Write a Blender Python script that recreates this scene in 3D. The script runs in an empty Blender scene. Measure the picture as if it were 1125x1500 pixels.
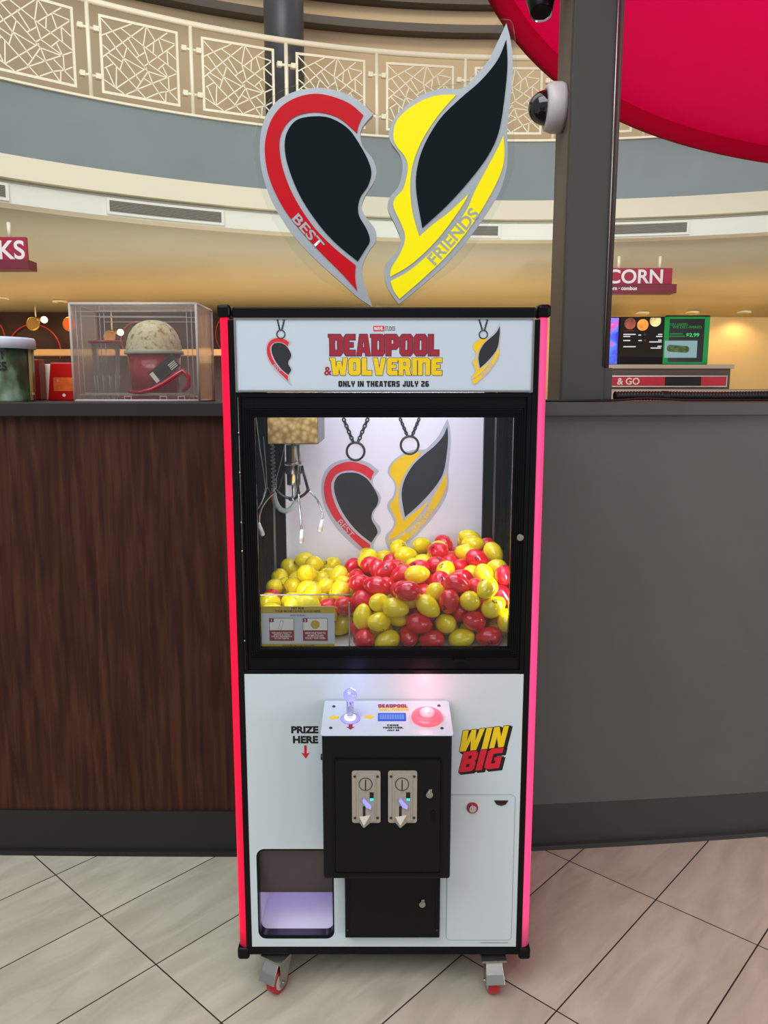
import bpy, bmesh, math, random
from mathutils import Vector, Matrix
PI=math.pi
SC=bpy.context.scene
COL=SC.collection
random.seed(7)

# ---------------------------------------------------------------- camera
FPX=1150.0; PITCH=math.atan(181/1150); DIST=1.94; EYE=1.657
_c,_s=math.cos(PITCH),math.sin(PITCH)
CAM=Vector((0,-DIST,EYE))
def ray(x,y):
    a=(x-562.5)/FPX; b=(750-y)/FPX
    return Vector((a, _c+b*_s, -_s+b*_c))
def at(x,y,Y):
    d=ray(x,y); return CAM+d*((Y-CAM.y)/d.y)
def atz(x,y,Z):
    d=ray(x,y); return CAM+d*((Z-CAM.z)/d.z)
RC=Vector((1.9,0))            # plan centre of the round hall
def atr(x,y,R):
    d=ray(x,y); o=Vector((CAM.x-RC.x,CAM.y-RC.y)); dd=Vector((d.x,d.y))
    a=dd.dot(dd); b=2*o.dot(dd); c=o.dot(o)-R*R
    return CAM+d*((-b+math.sqrt(b*b-4*a*c))/2/a)
cam=bpy.data.cameras.new('camera'); cam.sensor_fit='VERTICAL'; cam.sensor_height=36
cam.lens=FPX/1500*36; cam.clip_start=.05; cam.clip_end=200
co=bpy.data.objects.new('camera',cam); COL.objects.link(co); co.location=CAM
co.rotation_euler=(PI/2-PITCH,0,0); SC.camera=co

# ---------------------------------------------------------------- materials
def s2l(v):
    v=v/255.0
    return v/12.92 if v<=.04045 else ((v+.055)/1.055)**2.4
def rgb(r,g,b): return (s2l(r),s2l(g),s2l(b),1)
def mat(name,col,rough=.5,metal=0,emit=None,es=0,coat=0,bump=0,bscale=60,vary=0,vscale=4,spec=None,sss=0,trans=0,ior=1.45):
    m=bpy.data.materials.new(name); m.use_nodes=True; nt=m.node_tree; N=nt.nodes; L=nt.links
    p=N['Principled BSDF']; c=rgb(*col)
    p.inputs['Base Color'].default_value=c; p.inputs['Roughness'].default_value=rough; p.inputs['Metallic'].default_value=metal
    p.inputs['Coat Weight'].default_value=coat; p.inputs['IOR'].default_value=ior
    if spec is not None: p.inputs['Specular IOR Level'].default_value=spec
    if sss:
        p.inputs['Subsurface Weight'].default_value=sss; p.inputs['Subsurface Radius'].default_value=(.02,.02,.02); p.inputs['Subsurface Scale'].default_value=1
    if trans: p.inputs['Transmission Weight'].default_value=trans
    if emit: p.inputs['Emission Color'].default_value=rgb(*emit); p.inputs['Emission Strength'].default_value=es
    if bump or vary:
        tc=N.new('ShaderNodeTexCoord'); nz=N.new('ShaderNodeTexNoise'); nz.inputs['Detail'].default_value=6
        L.new(tc.outputs['Object'],nz.inputs['Vector'])
        if vary:
            nz.inputs['Scale'].default_value=vscale
            mx=N.new('ShaderNodeMix'); mx.data_type='RGBA'
            mx.inputs['A'].default_value=tuple(x*(1-vary) for x in c[:3])+(1,); mx.inputs['B'].default_value=tuple(min(1,x*(1+vary)) for x in c[:3])+(1,)
            L.new(nz.outputs['Fac'],mx.inputs['Factor']); L.new(mx.outputs['Result'],p.inputs['Base Color'])
        if bump:
            n2=N.new('ShaderNodeTexNoise'); n2.inputs['Scale'].default_value=bscale; L.new(tc.outputs['Object'],n2.inputs['Vector'])
            b=N.new('ShaderNodeBump'); b.inputs['Strength'].default_value=bump; b.inputs['Distance'].default_value=.002
            L.new(n2.outputs['Fac'],b.inputs['Height']); L.new(b.outputs['Normal'],p.inputs['Normal'])
    return m
def clear(name,tint=(255,255,255),refl=1.0,rough=.02,base=0.0,white_haze=False):
    """thin clear sheet: see-through with a Fresnel sheen"""
    m=bpy.data.materials.new(name); m.use_nodes=True; nt=m.node_tree; N=nt.nodes; L=nt.links
    N.remove(N['Principled BSDF']); out=N['Material Output']
    t=N.new('ShaderNodeBsdfTransparent'); t.inputs[0].default_value=rgb(*tint)
    g=N.new('ShaderNodeBsdfPrincipled' if white_haze else 'ShaderNodeBsdfGlossy'); g.inputs['Roughness'].default_value=rough
    if white_haze: g.inputs['Base Color'].default_value=rgb(232,226,220); g.inputs['Coat Weight'].default_value=.6  # white base colour stands in for bright reflections and haze
    fr=N.new('ShaderNodeFresnel'); fr.inputs[0].default_value=1.45
    mu=N.new('ShaderNodeMath'); mu.operation='MULTIPLY_ADD'; mu.inputs[1].default_value=refl; mu.inputs[2].default_value=base; mu.use_clamp=True
    mx=N.new('ShaderNodeMixShader'); L.new(fr.outputs[0],mu.inputs[0]); L.new(mu.outputs[0],mx.inputs[0])
    L.new(t.outputs[0],mx.inputs[1]); L.new(g.outputs[0],mx.inputs[2]); L.new(mx.outputs[0],out.inputs[0])
    return m
def emis(name,col,st):
    m=bpy.data.materials.new(name); m.use_nodes=True; nt=m.node_tree; N=nt.nodes
    p=N['Principled BSDF']; p.inputs['Base Color'].default_value=(0.02,0.02,0.02,1); p.inputs['Emission Color'].default_value=rgb(*col); p.inputs['Emission Strength'].default_value=st
    p.inputs['Roughness'].default_value=.5; p.inputs['Specular IOR Level'].default_value=.1
    return m

M={}
M['black']=mat('black powder coat',(10,10,13),.42,bump=.1,bscale=400,spec=.15)
M['blackgloss']=mat('black trim',(8,8,10),.3,spec=.2)
M['consoleblack']=mat('black steel',(13,14,16),.45,bump=.2,bscale=500,spec=.2)
M['white']=mat('white vinyl',(190,202,206),.32,vary=.02,vscale=2)
M['header']=mat('white lit header',(186,199,209),.35)
M['backlit']=mat('white inner panel',(226,224,232),.4)
M['chrome']=mat('chrome',(200,202,205),.16,metal=1)
M['steel']=mat('brushed steel',(168,166,160),.32,metal=1,bump=.1,bscale=200)
M['zinc']=mat('coin plate metal',(160,154,142),.5,metal=.35,bump=.25,bscale=500)
M['darkmetal']=mat('dark metal',(70,68,66),.3,metal=.8)
M['silver']=mat('silver paint',(168,176,182),.3,metal=.35,vary=.12,vscale=14)
M['signred']=mat('sign red enamel',(184,8,24),.3,spec=.25)
M['signyellow']=mat('sign yellow enamel',(240,228,8),.3,spec=.25)
M['signblack']=mat('sign black enamel',(6,18,22),.08,spec=.3)
M['print_red']=mat('printed red',(206,32,44),.5)
M['print_yellow']=mat('printed yellow',(232,190,8),.5)
M['print_black']=mat('printed black',(32,34,38),.5)
M['print_grey']=mat('printed silver',(176,178,190),.5)
M['ink']=mat('black ink',(14,14,16),.5)
M['crimson']=mat('crimson ink',(146,26,50),.5)
M['yellowink']=mat('yellow ink',(224,190,10),.5)
M['redink']=mat('red ink',(205,20,45),.5)
M['whiteink']=mat('white ink',(240,238,235),.5)
M['goldink']=mat('gold ink',(200,170,50),.5)
M['acrylic']=clear('clear acrylic',(250,252,252),.35,.03)
M['glass']=clear('window glass',(248,250,250),.8,.0)
M['sideglass']=clear('smoked side glass',(150,146,140),1.0,.05)
M['fascia']=mat('blue grey plaster',(126,137,137),.45,vary=.13,vscale=1.1,bump=.2,bscale=20)
M['cream']=mat('cream plaster',(224,216,190),.6,vary=.03,vscale=1)
M['whiteband']=mat('off white plaster',(228,230,218),.6,vary=.02,vscale=1)
M['soffit']=mat('beige soffit paint',(198,192,166),.6,vary=.05,vscale=.4)
M['beige']=mat('beige wall paint',(190,172,140),.7,vary=.05,vscale=.5)
M['darktrim']=mat('dark brown trim',(74,68,64),.5)
M['rail']=mat('champagne metal',(244,236,208),.4,metal=.1)
M['vent']=mat('vent grey',(150,146,134),.5)
M['ventdark']=mat('vent gap',(66,60,52),.6)
M['greywall']=mat('grey brushed laminate',(90,93,88),.5,spec=.25,vary=.14,vscale=3,bump=.25,bscale=30)
M['greytop']=mat('grey metal edge',(76,78,74),.45,spec=.25,vary=.06,vscale=6)
M['lefttop']=mat('dark brown counter edge',(50,44,42),.45,spec=.2,vary=.06,vscale=6)
M['kick_l']=mat('near black vinyl base',(30,28,29),.4)
M['kick_r']=mat('charcoal base',(56,58,58),.4)
M['column']=mat('charcoal column paint',(72,74,72),.45,spec=.25,vary=.05,vscale=5)
M['columnside']=mat('warm lit column flange',(98,84,74),.5,vary=.08,vscale=6)  # brownish light on the post's side is put into this colour
M['discred']=mat('crimson fabric',(250,8,92),.8,spec=.05,vary=.05,vscale=2)
M['lip']=mat('shaded crimson lip',(150,2,34),.8,spec=.05)  # darkness of the unlit lip is put into this colour
M['camwhite']=mat('camera housing',(206,200,202),.35)
M['camdome']=mat('smoked dome',(28,26,30),.06,coat=.6)
M['rubber']=mat('black rubber',(18,18,20),.5)
M['wheelred']=mat('red urethane',(170,26,38),.3)
M['wheelhub']=mat('grey hub',(176,176,168),.5)
M['darkwall']=mat('dark brown wall',(50,25,15),.5,vary=.2,vscale=.8)
M['yellowwall']=mat('warm tiled wall',(226,196,136),.5,vary=.08,vscale=3)
M['signmaroon']=mat('hanging sign face',(168,36,66),.45)
M['signmaroon2']=mat('hanging sign box',(120,34,52),.45)
M['cord']=mat('coiled cord plastic',(186,196,194),.4)
M['tipwhite']=mat('white rubber tip',(225,222,220),.4)
M['redplastic']=mat('clear red plastic',(170,20,45),.2,coat=.4,trans=.15)
M['brass']=mat('brass',(190,150,80),.3,metal=.9)

def led(name,col,st,z0,z1,pale):
    m=bpy.data.materials.new(name); m.use_nodes=True; nt=m.node_tree; N=nt.nodes; L=nt.links
    p=N['Principled BSDF']; p.inputs['Base Color'].default_value=rgb(225,215,222); p.inputs['Roughness'].default_value=.4
    tc=N.new('ShaderNodeTexCoord'); sx=N.new('ShaderNodeSeparateXYZ'); L.new(tc.outputs['Object'],sx.inputs[0])
    mr=N.new('ShaderNodeMapRange'); mr.inputs[1].default_value=z0; mr.inputs[2].default_value=z1; mr.inputs[3].default_value=0.0; mr.inputs[4].default_value=st
    L.new(sx.outputs[2],mr.inputs[0]); L.new(mr.outputs[0],p.inputs['Emission Strength'])
    p.inputs['Emission Color'].default_value=rgb(*col); p.inputs['Base Color'].default_value=rgb(*pale); p.inputs['Specular IOR Level'].default_value=.2
    return m
M['led_l']=led('red led tube',(255,0,50),1.0,.13,.21,(150,20,50))
M['led_r']=led('pink led tube',(255,52,118),.95,.13,.24,(160,70,105))

def woodmat():
    m=bpy.data.materials.new('walnut laminate'); m.use_nodes=True; nt=m.node_tree; N=nt.nodes; L=nt.links; p=N['Principled BSDF']
    tc=N.new('ShaderNodeTexCoord'); mp=N.new('ShaderNodeMapping'); mp.inputs['Scale'].default_value=(1,1,.07); L.new(tc.outputs['Object'],mp.inputs[0])
    n0=N.new('ShaderNodeTexNoise'); n0.inputs['Scale'].default_value=3.2; n0.inputs['Detail'].default_value=3; L.new(mp.outputs[0],n0.inputs['Vector'])
    n1=N.new('ShaderNodeTexNoise'); n1.inputs['Scale'].default_value=44; n1.inputs['Detail'].default_value=8; n1.inputs['Distortion'].default_value=.4
    va=N.new('ShaderNodeVectorMath'); va.operation='MULTIPLY_ADD'; L.new(n0.outputs['Color'],va.inputs[0]); va.inputs[1].default_value=(.06,.06,.06); L.new(mp.outputs[0],va.inputs[2])
    L.new(va.outputs[0],n1.inputs['Vector'])
    cr=N.new('ShaderNodeValToRGB'); e=cr.color_ramp.elements; e[0].position=.33; e[0].color=rgb(46,19,10); e[1].position=.66; e[1].color=rgb(74,42,28)
    k=e.new(.48); k.color=rgb(58,29,18)
    L.new(n1.outputs['Fac'],cr.inputs[0]); L.new(cr.outputs[0],p.inputs['Base Color']); p.inputs['Roughness'].default_value=.5; p.inputs['Specular IOR Level'].default_value=.2
    return m
M['wood']=woodmat()

def floormat():
    m=bpy.data.materials.new('stone floor tile'); m.use_nodes=True; nt=m.node_tree; N=nt.nodes; L=nt.links; p=N['Principled BSDF']
    tc=N.new('ShaderNodeTexCoord')
    def math_(op,a,b=None,clampv=False):
        n=N.new('ShaderNodeMath'); n.operation=op; n.use_clamp=clampv
        for i,v in enumerate((a,b)):
            if v is None: continue
            if isinstance(v,(int,float)): n.inputs[i].default_value=v
            else: L.new(v,n.inputs[i])
        return n.outputs[0]
    def dot(vec):
        d=N.new('ShaderNodeVectorMath'); d.operation='DOT_PRODUCT'; L.new(tc.outputs['Object'],d.inputs[0]); d.inputs[1].default_value=vec; return d.outputs['Value']
    u=math_('DIVIDE',math_('ADD',dot((.6730,.7396,0)),.363),.632)
    v=math_('DIVIDE',math_('ADD',dot((.7370,-.6759,0)),.250),.3163)
    def dist(t,s):
        f=math_('FRACT',math_('ADD',t,50.0)); a=math_('MINIMUM',f,math_('SUBTRACT',1.0,f)); return math_('MULTIPLY',a,s)
    dm=math_('MINIMUM',dist(u,.632),dist(v,.3163))
    g=math_('LESS_THAN',dm,.0021)
    cid=N.new('ShaderNodeCombineXYZ'); L.new(math_('FLOOR',u),cid.inputs[0]); L.new(math_('FLOOR',v),cid.inputs[1])
    wn=N.new('ShaderNodeTexWhiteNoise'); wn.noise_dimensions='2D'; L.new(cid.outputs[0],wn.inputs[0])
    st=N.new('ShaderNodeCombineXYZ'); L.new(math_('MULTIPLY',u,1.1),st.inputs[0]); L.new(math_('MULTIPLY',v,2.0),st.inputs[1]); L.new(math_('MULTIPLY',wn.outputs['Value'],9.0),st.inputs[2])
    n1=N.new('ShaderNodeTexNoise'); n1.inputs['Scale'].default_value=2.4; n1.inputs['Detail'].default_value=7; n1.inputs['Distortion'].default_value=.8; L.new(st.outputs[0],n1.inputs['Vector'])
    cr=N.new('ShaderNodeValToRGB'); e=cr.color_ramp.elements; e[0].position=.32; e[0].color=rgb(170,164,145); e[1].position=.72; e[1].color=rgb(193,187,168)
    L.new(n1.outputs['Fac'],cr.inputs[0])
    hv=N.new('ShaderNodeHueSaturation'); L.new(cr.outputs[0],hv.inputs['Color']); L.new(math_('ADD',math_('MULTIPLY',wn.outputs['Value'],.1),.94),hv.inputs['Value'])
    mx=N.new('ShaderNodeMix'); mx.data_type='RGBA'; L.new(g,mx.inputs['Factor']); L.new(hv.outputs[0],mx.inputs['A']); mx.inputs['B'].default_value=rgb(52,40,36)
    L.new(mx.outputs['Result'],p.inputs['Base Color']); p.inputs['Roughness'].default_value=.42; p.inputs['Specular IOR Level'].default_value=.35
    return m
M['floor']=floormat()
def eggmat(name,col,dark):
    m=mat(name,col,.12,coat=.8,sss=.55); nt=m.node_tree; N=nt.nodes; L=nt.links; p=N['Principled BSDF']
    tc=N.new('ShaderNodeTexCoord'); sub=N.new('ShaderNodeVectorMath'); sub.operation='MULTIPLY'; L.new(tc.outputs['Object'],sub.inputs[0]); sub.inputs[1].default_value=(1,1,1)
    d=N.new('ShaderNodeVectorMath'); d.operation='DISTANCE'; L.new(sub.outputs[0],d.inputs[0]); d.inputs[1].default_value=(.0258,0,.004)
    lt=N.new('ShaderNodeMath'); lt.operation='LESS_THAN'; L.new(d.outputs['Value'],lt.inputs[0]); lt.inputs[1].default_value=.0085
    nz=N.new('ShaderNodeTexNoise'); nz.inputs['Scale'].default_value=230; L.new(tc.outputs['Object'],nz.inputs['Vector'])
    g2=N.new('ShaderNodeMath'); g2.operation='GREATER_THAN'; g2.inputs[1].default_value=.47; L.new(nz.outputs['Fac'],g2.inputs[0])
    mu=N.new('ShaderNodeMath'); mu.operation='MULTIPLY'; L.new(lt.outputs[0],mu.inputs[0]); L.new(g2.outputs[0],mu.inputs[1])
    mx=N.new('ShaderNodeMix'); mx.data_type='RGBA'; mx.inputs['A'].default_value=rgb(*col); mx.inputs['B'].default_value=rgb(*dark); L.new(mu.outputs[0],mx.inputs['Factor'])
    L.new(mx.outputs['Result'],p.inputs['Base Color']); return m
M['egg_y']=eggmat('yellow egg plastic',(246,222,8),(60,60,20))
M['egg_r']=eggmat('red egg plastic',(222,16,44),(40,6,12))
def hammered():
    m=bpy.data.materials.new('hammered gold print'); m.use_nodes=True; nt=m.node_tree; N=nt.nodes; L=nt.links; p=N['Principled BSDF']
    tc=N.new('ShaderNodeTexCoord'); v=N.new('ShaderNodeTexVoronoi'); v.inputs['Scale'].default_value=70; L.new(tc.outputs['Object'],v.inputs['Vector'])
    cr=N.new('ShaderNodeValToRGB'); e=cr.color_ramp.elements; e[0].color=rgb(190,160,100); e[1].position=.75; e[1].color=rgb(120,92,44)
    L.new(v.outputs['Distance'],cr.inputs[0]); L.new(cr.outputs[0],p.inputs['Base Color']); p.inputs['Roughness'].default_value=.4
    return m
M['hammered']=hammered()
def noisecol(name,stops,scale,rough=.4,detail=5,stretch=(1,1,1)):
    m=bpy.data.materials.new(name); m.use_nodes=True; nt=m.node_tree; N=nt.nodes; L=nt.links; p=N['Principled BSDF']
    tc=N.new('ShaderNodeTexCoord'); mp=N.new('ShaderNodeMapping'); mp.inputs['Scale'].default_value=stretch; L.new(tc.outputs['Object'],mp.inputs[0])
    n=N.new('ShaderNodeTexNoise'); n.inputs['Scale'].default_value=scale; n.inputs['Detail'].default_value=detail; L.new(mp.outputs[0],n.inputs['Vector'])
    cr=N.new('ShaderNodeValToRGB'); e=cr.color_ramp.elements
    e[0].position=stops[0][0]; e[0].color=rgb(*stops[0][1]); e[1].position=stops[-1][0]; e[1].color=rgb(*stops[-1][1])
    for q in stops[1:-1]: k=e.new(q[0]); k.color=rgb(*q[1])
    L.new(n.outputs['Fac'],cr.inputs[0]); L.new(cr.outputs[0],p.inputs['Base Color']); p.inputs['Roughness'].default_value=rough
    return m
M['popcorn']=noisecol('popcorn print',[(.3,(120,90,40)),(.42,(206,190,140)),(.55,(226,222,190)),(.7,(196,206,170))],48,.25)
M['jungle']=noisecol('green jungle print',[(.3,(14,20,14)),(.46,(44,62,34)),(.58,(96,124,96)),(.72,(160,186,172))],11,.3,8,(1,1,.6))

# ---------------------------------------------------------------- objects
def tag(o,label=None,cat=None,group=None,kind=None):
    if label: o['label']=label
    if cat: o['category']=cat
    if group: o['group']=group
    if kind: o['kind']=kind
    return o
def empty(name,loc,label=None,cat=None,group=None):
    o=bpy.data.objects.new(name,None); COL.objects.link(o); o.location=loc; o.empty_display_size=.05
    return tag(o,label,cat,group)
class MB:
    def __init__(s): s.bm=bmesh.new(); s.T=Matrix()
    def _add(s,vs,fs,smooth=False):
        V=[s.bm.verts.new(s.T@Vector(v)) for v in vs]
        for f in fs:
            try:
                q=s.bm.faces.new([V[i] for i in f]); q.smooth=smooth
            except ValueError: pass
        return s
    def box(s,x0,x1,y0,y1,z0,z1):
        v=[(x,y,z) for x in (x0,x1) for y in (y0,y1) for z in (z0,z1)]
        return s._add(v,[(0,1,3,2),(4,6,7,5),(0,4,5,1),(2,3,7,6),(0,2,6,4),(1,5,7,3)])
    def prism(s,pts,y0,y1):
        """outline in XZ pushed from y0 to y1"""
        n=len(pts); v=[(p[0],y0,p[1]) for p in pts]+[(p[0],y1,p[1]) for p in pts]
        return s._add(v,[tuple(range(n)),tuple(range(2*n-1,n-1,-1))]+[(i,n+i,n+(i+1)%n,(i+1)%n) for i in range(n)])
    def prismz(s,pts,z0,z1):
        n=len(pts); v=[(p[0],p[1],z0) for p in pts]+[(p[0],p[1],z1) for p in pts]
        return s._add(v,[tuple(range(n)),tuple(range(2*n-1,n-1,-1))]+[(i,n+i,n+(i+1)%n,(i+1)%n) for i in range(n)])
    def lathe(s,prof,c=(0,0,0),axis='z',n=32,smooth=True,a0=0,a1=2*PI):
        """profile of (radius, height)"""
        full=abs(a1-a0-2*PI)<1e-6; k=n if full else n+1; vs=[];fs=[]
        for r,h in prof:
            for i in range(k):
                a=a0+(a1-a0)*i/n; x,y=r*math.cos(a),r*math.sin(a)
                p=(x,y,h) if axis=='z' else ((x,-h,y) if axis=='y' else (h,x,y))
                vs.append((p[0]+c[0],p[1]+c[1],p[2]+c[2]))
        for j in range(len(prof)-1):
            for i in range(n):
                a=j*k+i; b=j*k+(i+1)%k; fs.append((a,b,b+k,a+k))
        s._add(vs,fs,smooth)
        if full:
            for j in (0,len(prof)-1):
                if prof[j][0]>1e-5:
                    try: s.bm.faces.new([s.bm.verts[-len(vs)+j*k+i] for i in range(k)]) if False else None
                    except Exception: pass
        return s
    def cyl(s,p,q,r,r2=None,n=20,smooth=True):
        p,q=Vector(p),Vector(q); r2=r if r2 is None else r2; d=(q-p).normalized()
        a=d.orthogonal().normalized(); b=d.cross(a); vs=[];
        for c,rr in ((p,r),(q,r2)):
            for i in range(n):
                t=2*PI*i/n; vs.append(c+a*math.cos(t)*rr+b*math.sin(t)*rr)
        V=[s.bm.verts.new(s.T@v) for v in vs]
        for i in range(n):
            f=s.bm.faces.new((V[i],V[(i+1)%n],V[n+(i+1)%n],V[n+i])); f.smooth=smooth
        s.bm.faces.new(V[:n]); s.bm.faces.new(V[n:])
        return s
    def tube(s,pts,r,n=8,closed=False):
        P=[Vector(p) for p in pts]; m=len(P); rings=[]; prev=None
        for i in range(m):
            if closed: d=(P[(i+1)%m]-P[i-1])
            else: d=P[min(i+1,m-1)]-P[max(i-1,0)]
            d.normalize()
            a=d.orthogonal().normalized() if prev is None else (prev-d*prev.dot(d)).normalized()
            prev=a; b=d.cross(a); rr=r[i] if isinstance(r,(list,tuple)) else r
            rings.append([s.bm.verts.new(s.T@(P[i]+(a*math.cos(2*PI*k/n)+b*math.sin(2*PI*k/n))*rr)) for k in range(n)])
        for i in range(m if closed else m-1):
            A,B=rings[i],rings[(i+1)%m]
            for k in range(n):
                f=s.bm.faces.new((A[k],A[(k+1)%n],B[(k+1)%n],B[k])); f.smooth=True
        if not closed:
            s.bm.faces.new(rings[0]); s.bm.faces.new(rings[-1])
        return s
    def sphere(s,c,r,sc=(1,1,1),u=24,v=14):
        prof=[]
        vs=[];fs=[]
        for j in range(v+1):
            t=PI*j/v
            for i in range(u):
                a=2*PI*i/u; vs.append((c[0]+r*sc[0]*math.sin(t)*math.cos(a),c[1]+r*sc[1]*math.sin(t)*math.sin(a),c[2]+r*sc[2]*math.cos(t)))
        for j in range(v):
            for i in range(u): fs.append((j*u+i,j*u+(i+1)%u,(j+1)*u+(i+1)%u,(j+1)*u+i))
        n0=len(s.bm.verts); s._add(vs,fs,True); return s
    def frame(s,x0,x1,z0,z1,w,y0,y1):
        s.box(x0,x0+w,y0,y1,z0,z1); s.box(x1-w,x1,y0,y1,z0,z1); s.box(x0+w,x1-w,y0,y1,z0,z0+w); s.box(x0+w,x1-w,y0,y1,z1-w,z1); return s
    def build(s,name,m,parent=None,bevel=0,seg=2,label=None):
        bmesh.ops.remove_doubles(s.bm,verts=s.bm.verts,dist=1e-6)
        bmesh.ops.recalc_face_normals(s.bm,faces=s.bm.faces)
        me=bpy.data.meshes.new(name); s.bm.to_mesh(me); s.bm.free(); me.materials.append(m if not isinstance(m,str) else M[m])
        o=bpy.data.objects.new(name,me); COL.objects.link(o)
        if parent is not None: link(o,parent)
        if bevel:
            b=o.modifiers.new('b','BEVEL'); b.width=bevel; b.segments=seg; b.limit_method='ANGLE'; b.angle_limit=math.radians(40)
        if label: o['label']=label
        return o
WORLD={}
def wloc(o):
    v=Vector(o.location)
    while o.parent: o=o.parent; v+=Vector(o.location)
    return v
def link(o,parent):
    """meshes are modelled in world coordinates; empties carry no rotation, so the part only needs the opposite shift"""
    o.parent=parent; o.location=-wloc(parent) if parent else (0,0,0)
def recentre(o):
    """put a single-mesh thing's origin at its base"""
    me=o.data; xs=[v.co for v in me.vertices]
    c=Vector(((min(v.x for v in xs)+max(v.x for v in xs))/2,(min(v.y for v in xs)+max(v.y for v in xs))/2,min(v.z for v in xs)))
    me.transform(Matrix.Translation(-c)); o.location=Vector(o.location)+c; return o
def rrect(x0,x1,z0,z1,r,n=6):
    out=[]
    for cx,cz,a in ((x1-r,z1-r,0),(x0+r,z1-r,90),(x0+r,z0+r,180),(x1-r,z0+r,270)):
        for i in range(n+1):
            t=math.radians(a+90*i/n); out.append((cx+r*math.cos(t),cz+r*math.sin(t)))
    return out
def curve_mesh(polys,extrude,offset=0):
    cu=bpy.data.curves.new('c','CURVE'); cu.dimensions='2D'; cu.fill_mode='BOTH'; cu.extrude=extrude; cu.offset=offset
    for p in polys:
        sp=cu.splines.new('POLY'); sp.points.add(len(p)-1)
        for q,(x,y) in zip(sp.points,p): q.co=(x,y,0,1)
        sp.use_cyclic_u=True
    ob=bpy.data.objects.new('c',cu); me=bpy.data.meshes.new_from_object(ob)
    bpy.data.objects.remove(ob); bpy.data.curves.remove(cu); return me
# local text frame: x to the right, y up -> world; default upright, facing the camera
def upright(p): return Matrix.Translation(p)@Matrix.Rotation(PI/2,4,'X')
def put(me,T,name,m,parent,label=None):
    me.transform(T); me.materials.clear(); me.materials.append(M[m] if isinstance(m,str) else m)
    o=bpy.data.objects.new(name,me); COL.objects.link(o)
    if parent is not None: link(o,parent)
    if label: o['label']=label
    return o
def text(body,T,name,m,parent,width=None,height=None,bold=.0,align='CENTER',ext=.0004,shear=0):
    """built-in face, scaled to the given width/height about its centre (or left/right end)"""
    cu=bpy.data.curves.new('t','FONT'); cu.body=body; cu.size=1; cu.extrude=0; cu.offset=bold; cu.align_x='CENTER'; cu.shear=shear; cu.space_line=.9
    ob=bpy.data.objects.new('t',cu); me=bpy.data.meshes.new_from_object(ob); bpy.data.objects.remove(ob); bpy.data.curves.remove(cu)
    xs=[v.co.x for v in me.vertices]; ys=[v.co.y for v in me.vertices]
    w=max(xs)-min(xs); h=max(ys)-min(ys)
    sx=width/w if width else height/h; sy=height/h if height else sx
    cx={'CENTER':(max(xs)+min(xs))/2,'LEFT':min(xs),'RIGHT':max(xs)}[align]; cy=(max(ys)+min(ys))/2
    me.transform(Matrix.Diagonal((sx,sy,1,1))@Matrix.Translation((-cx,-cy,0)))
    return put(me,T,name,m,parent)
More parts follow.
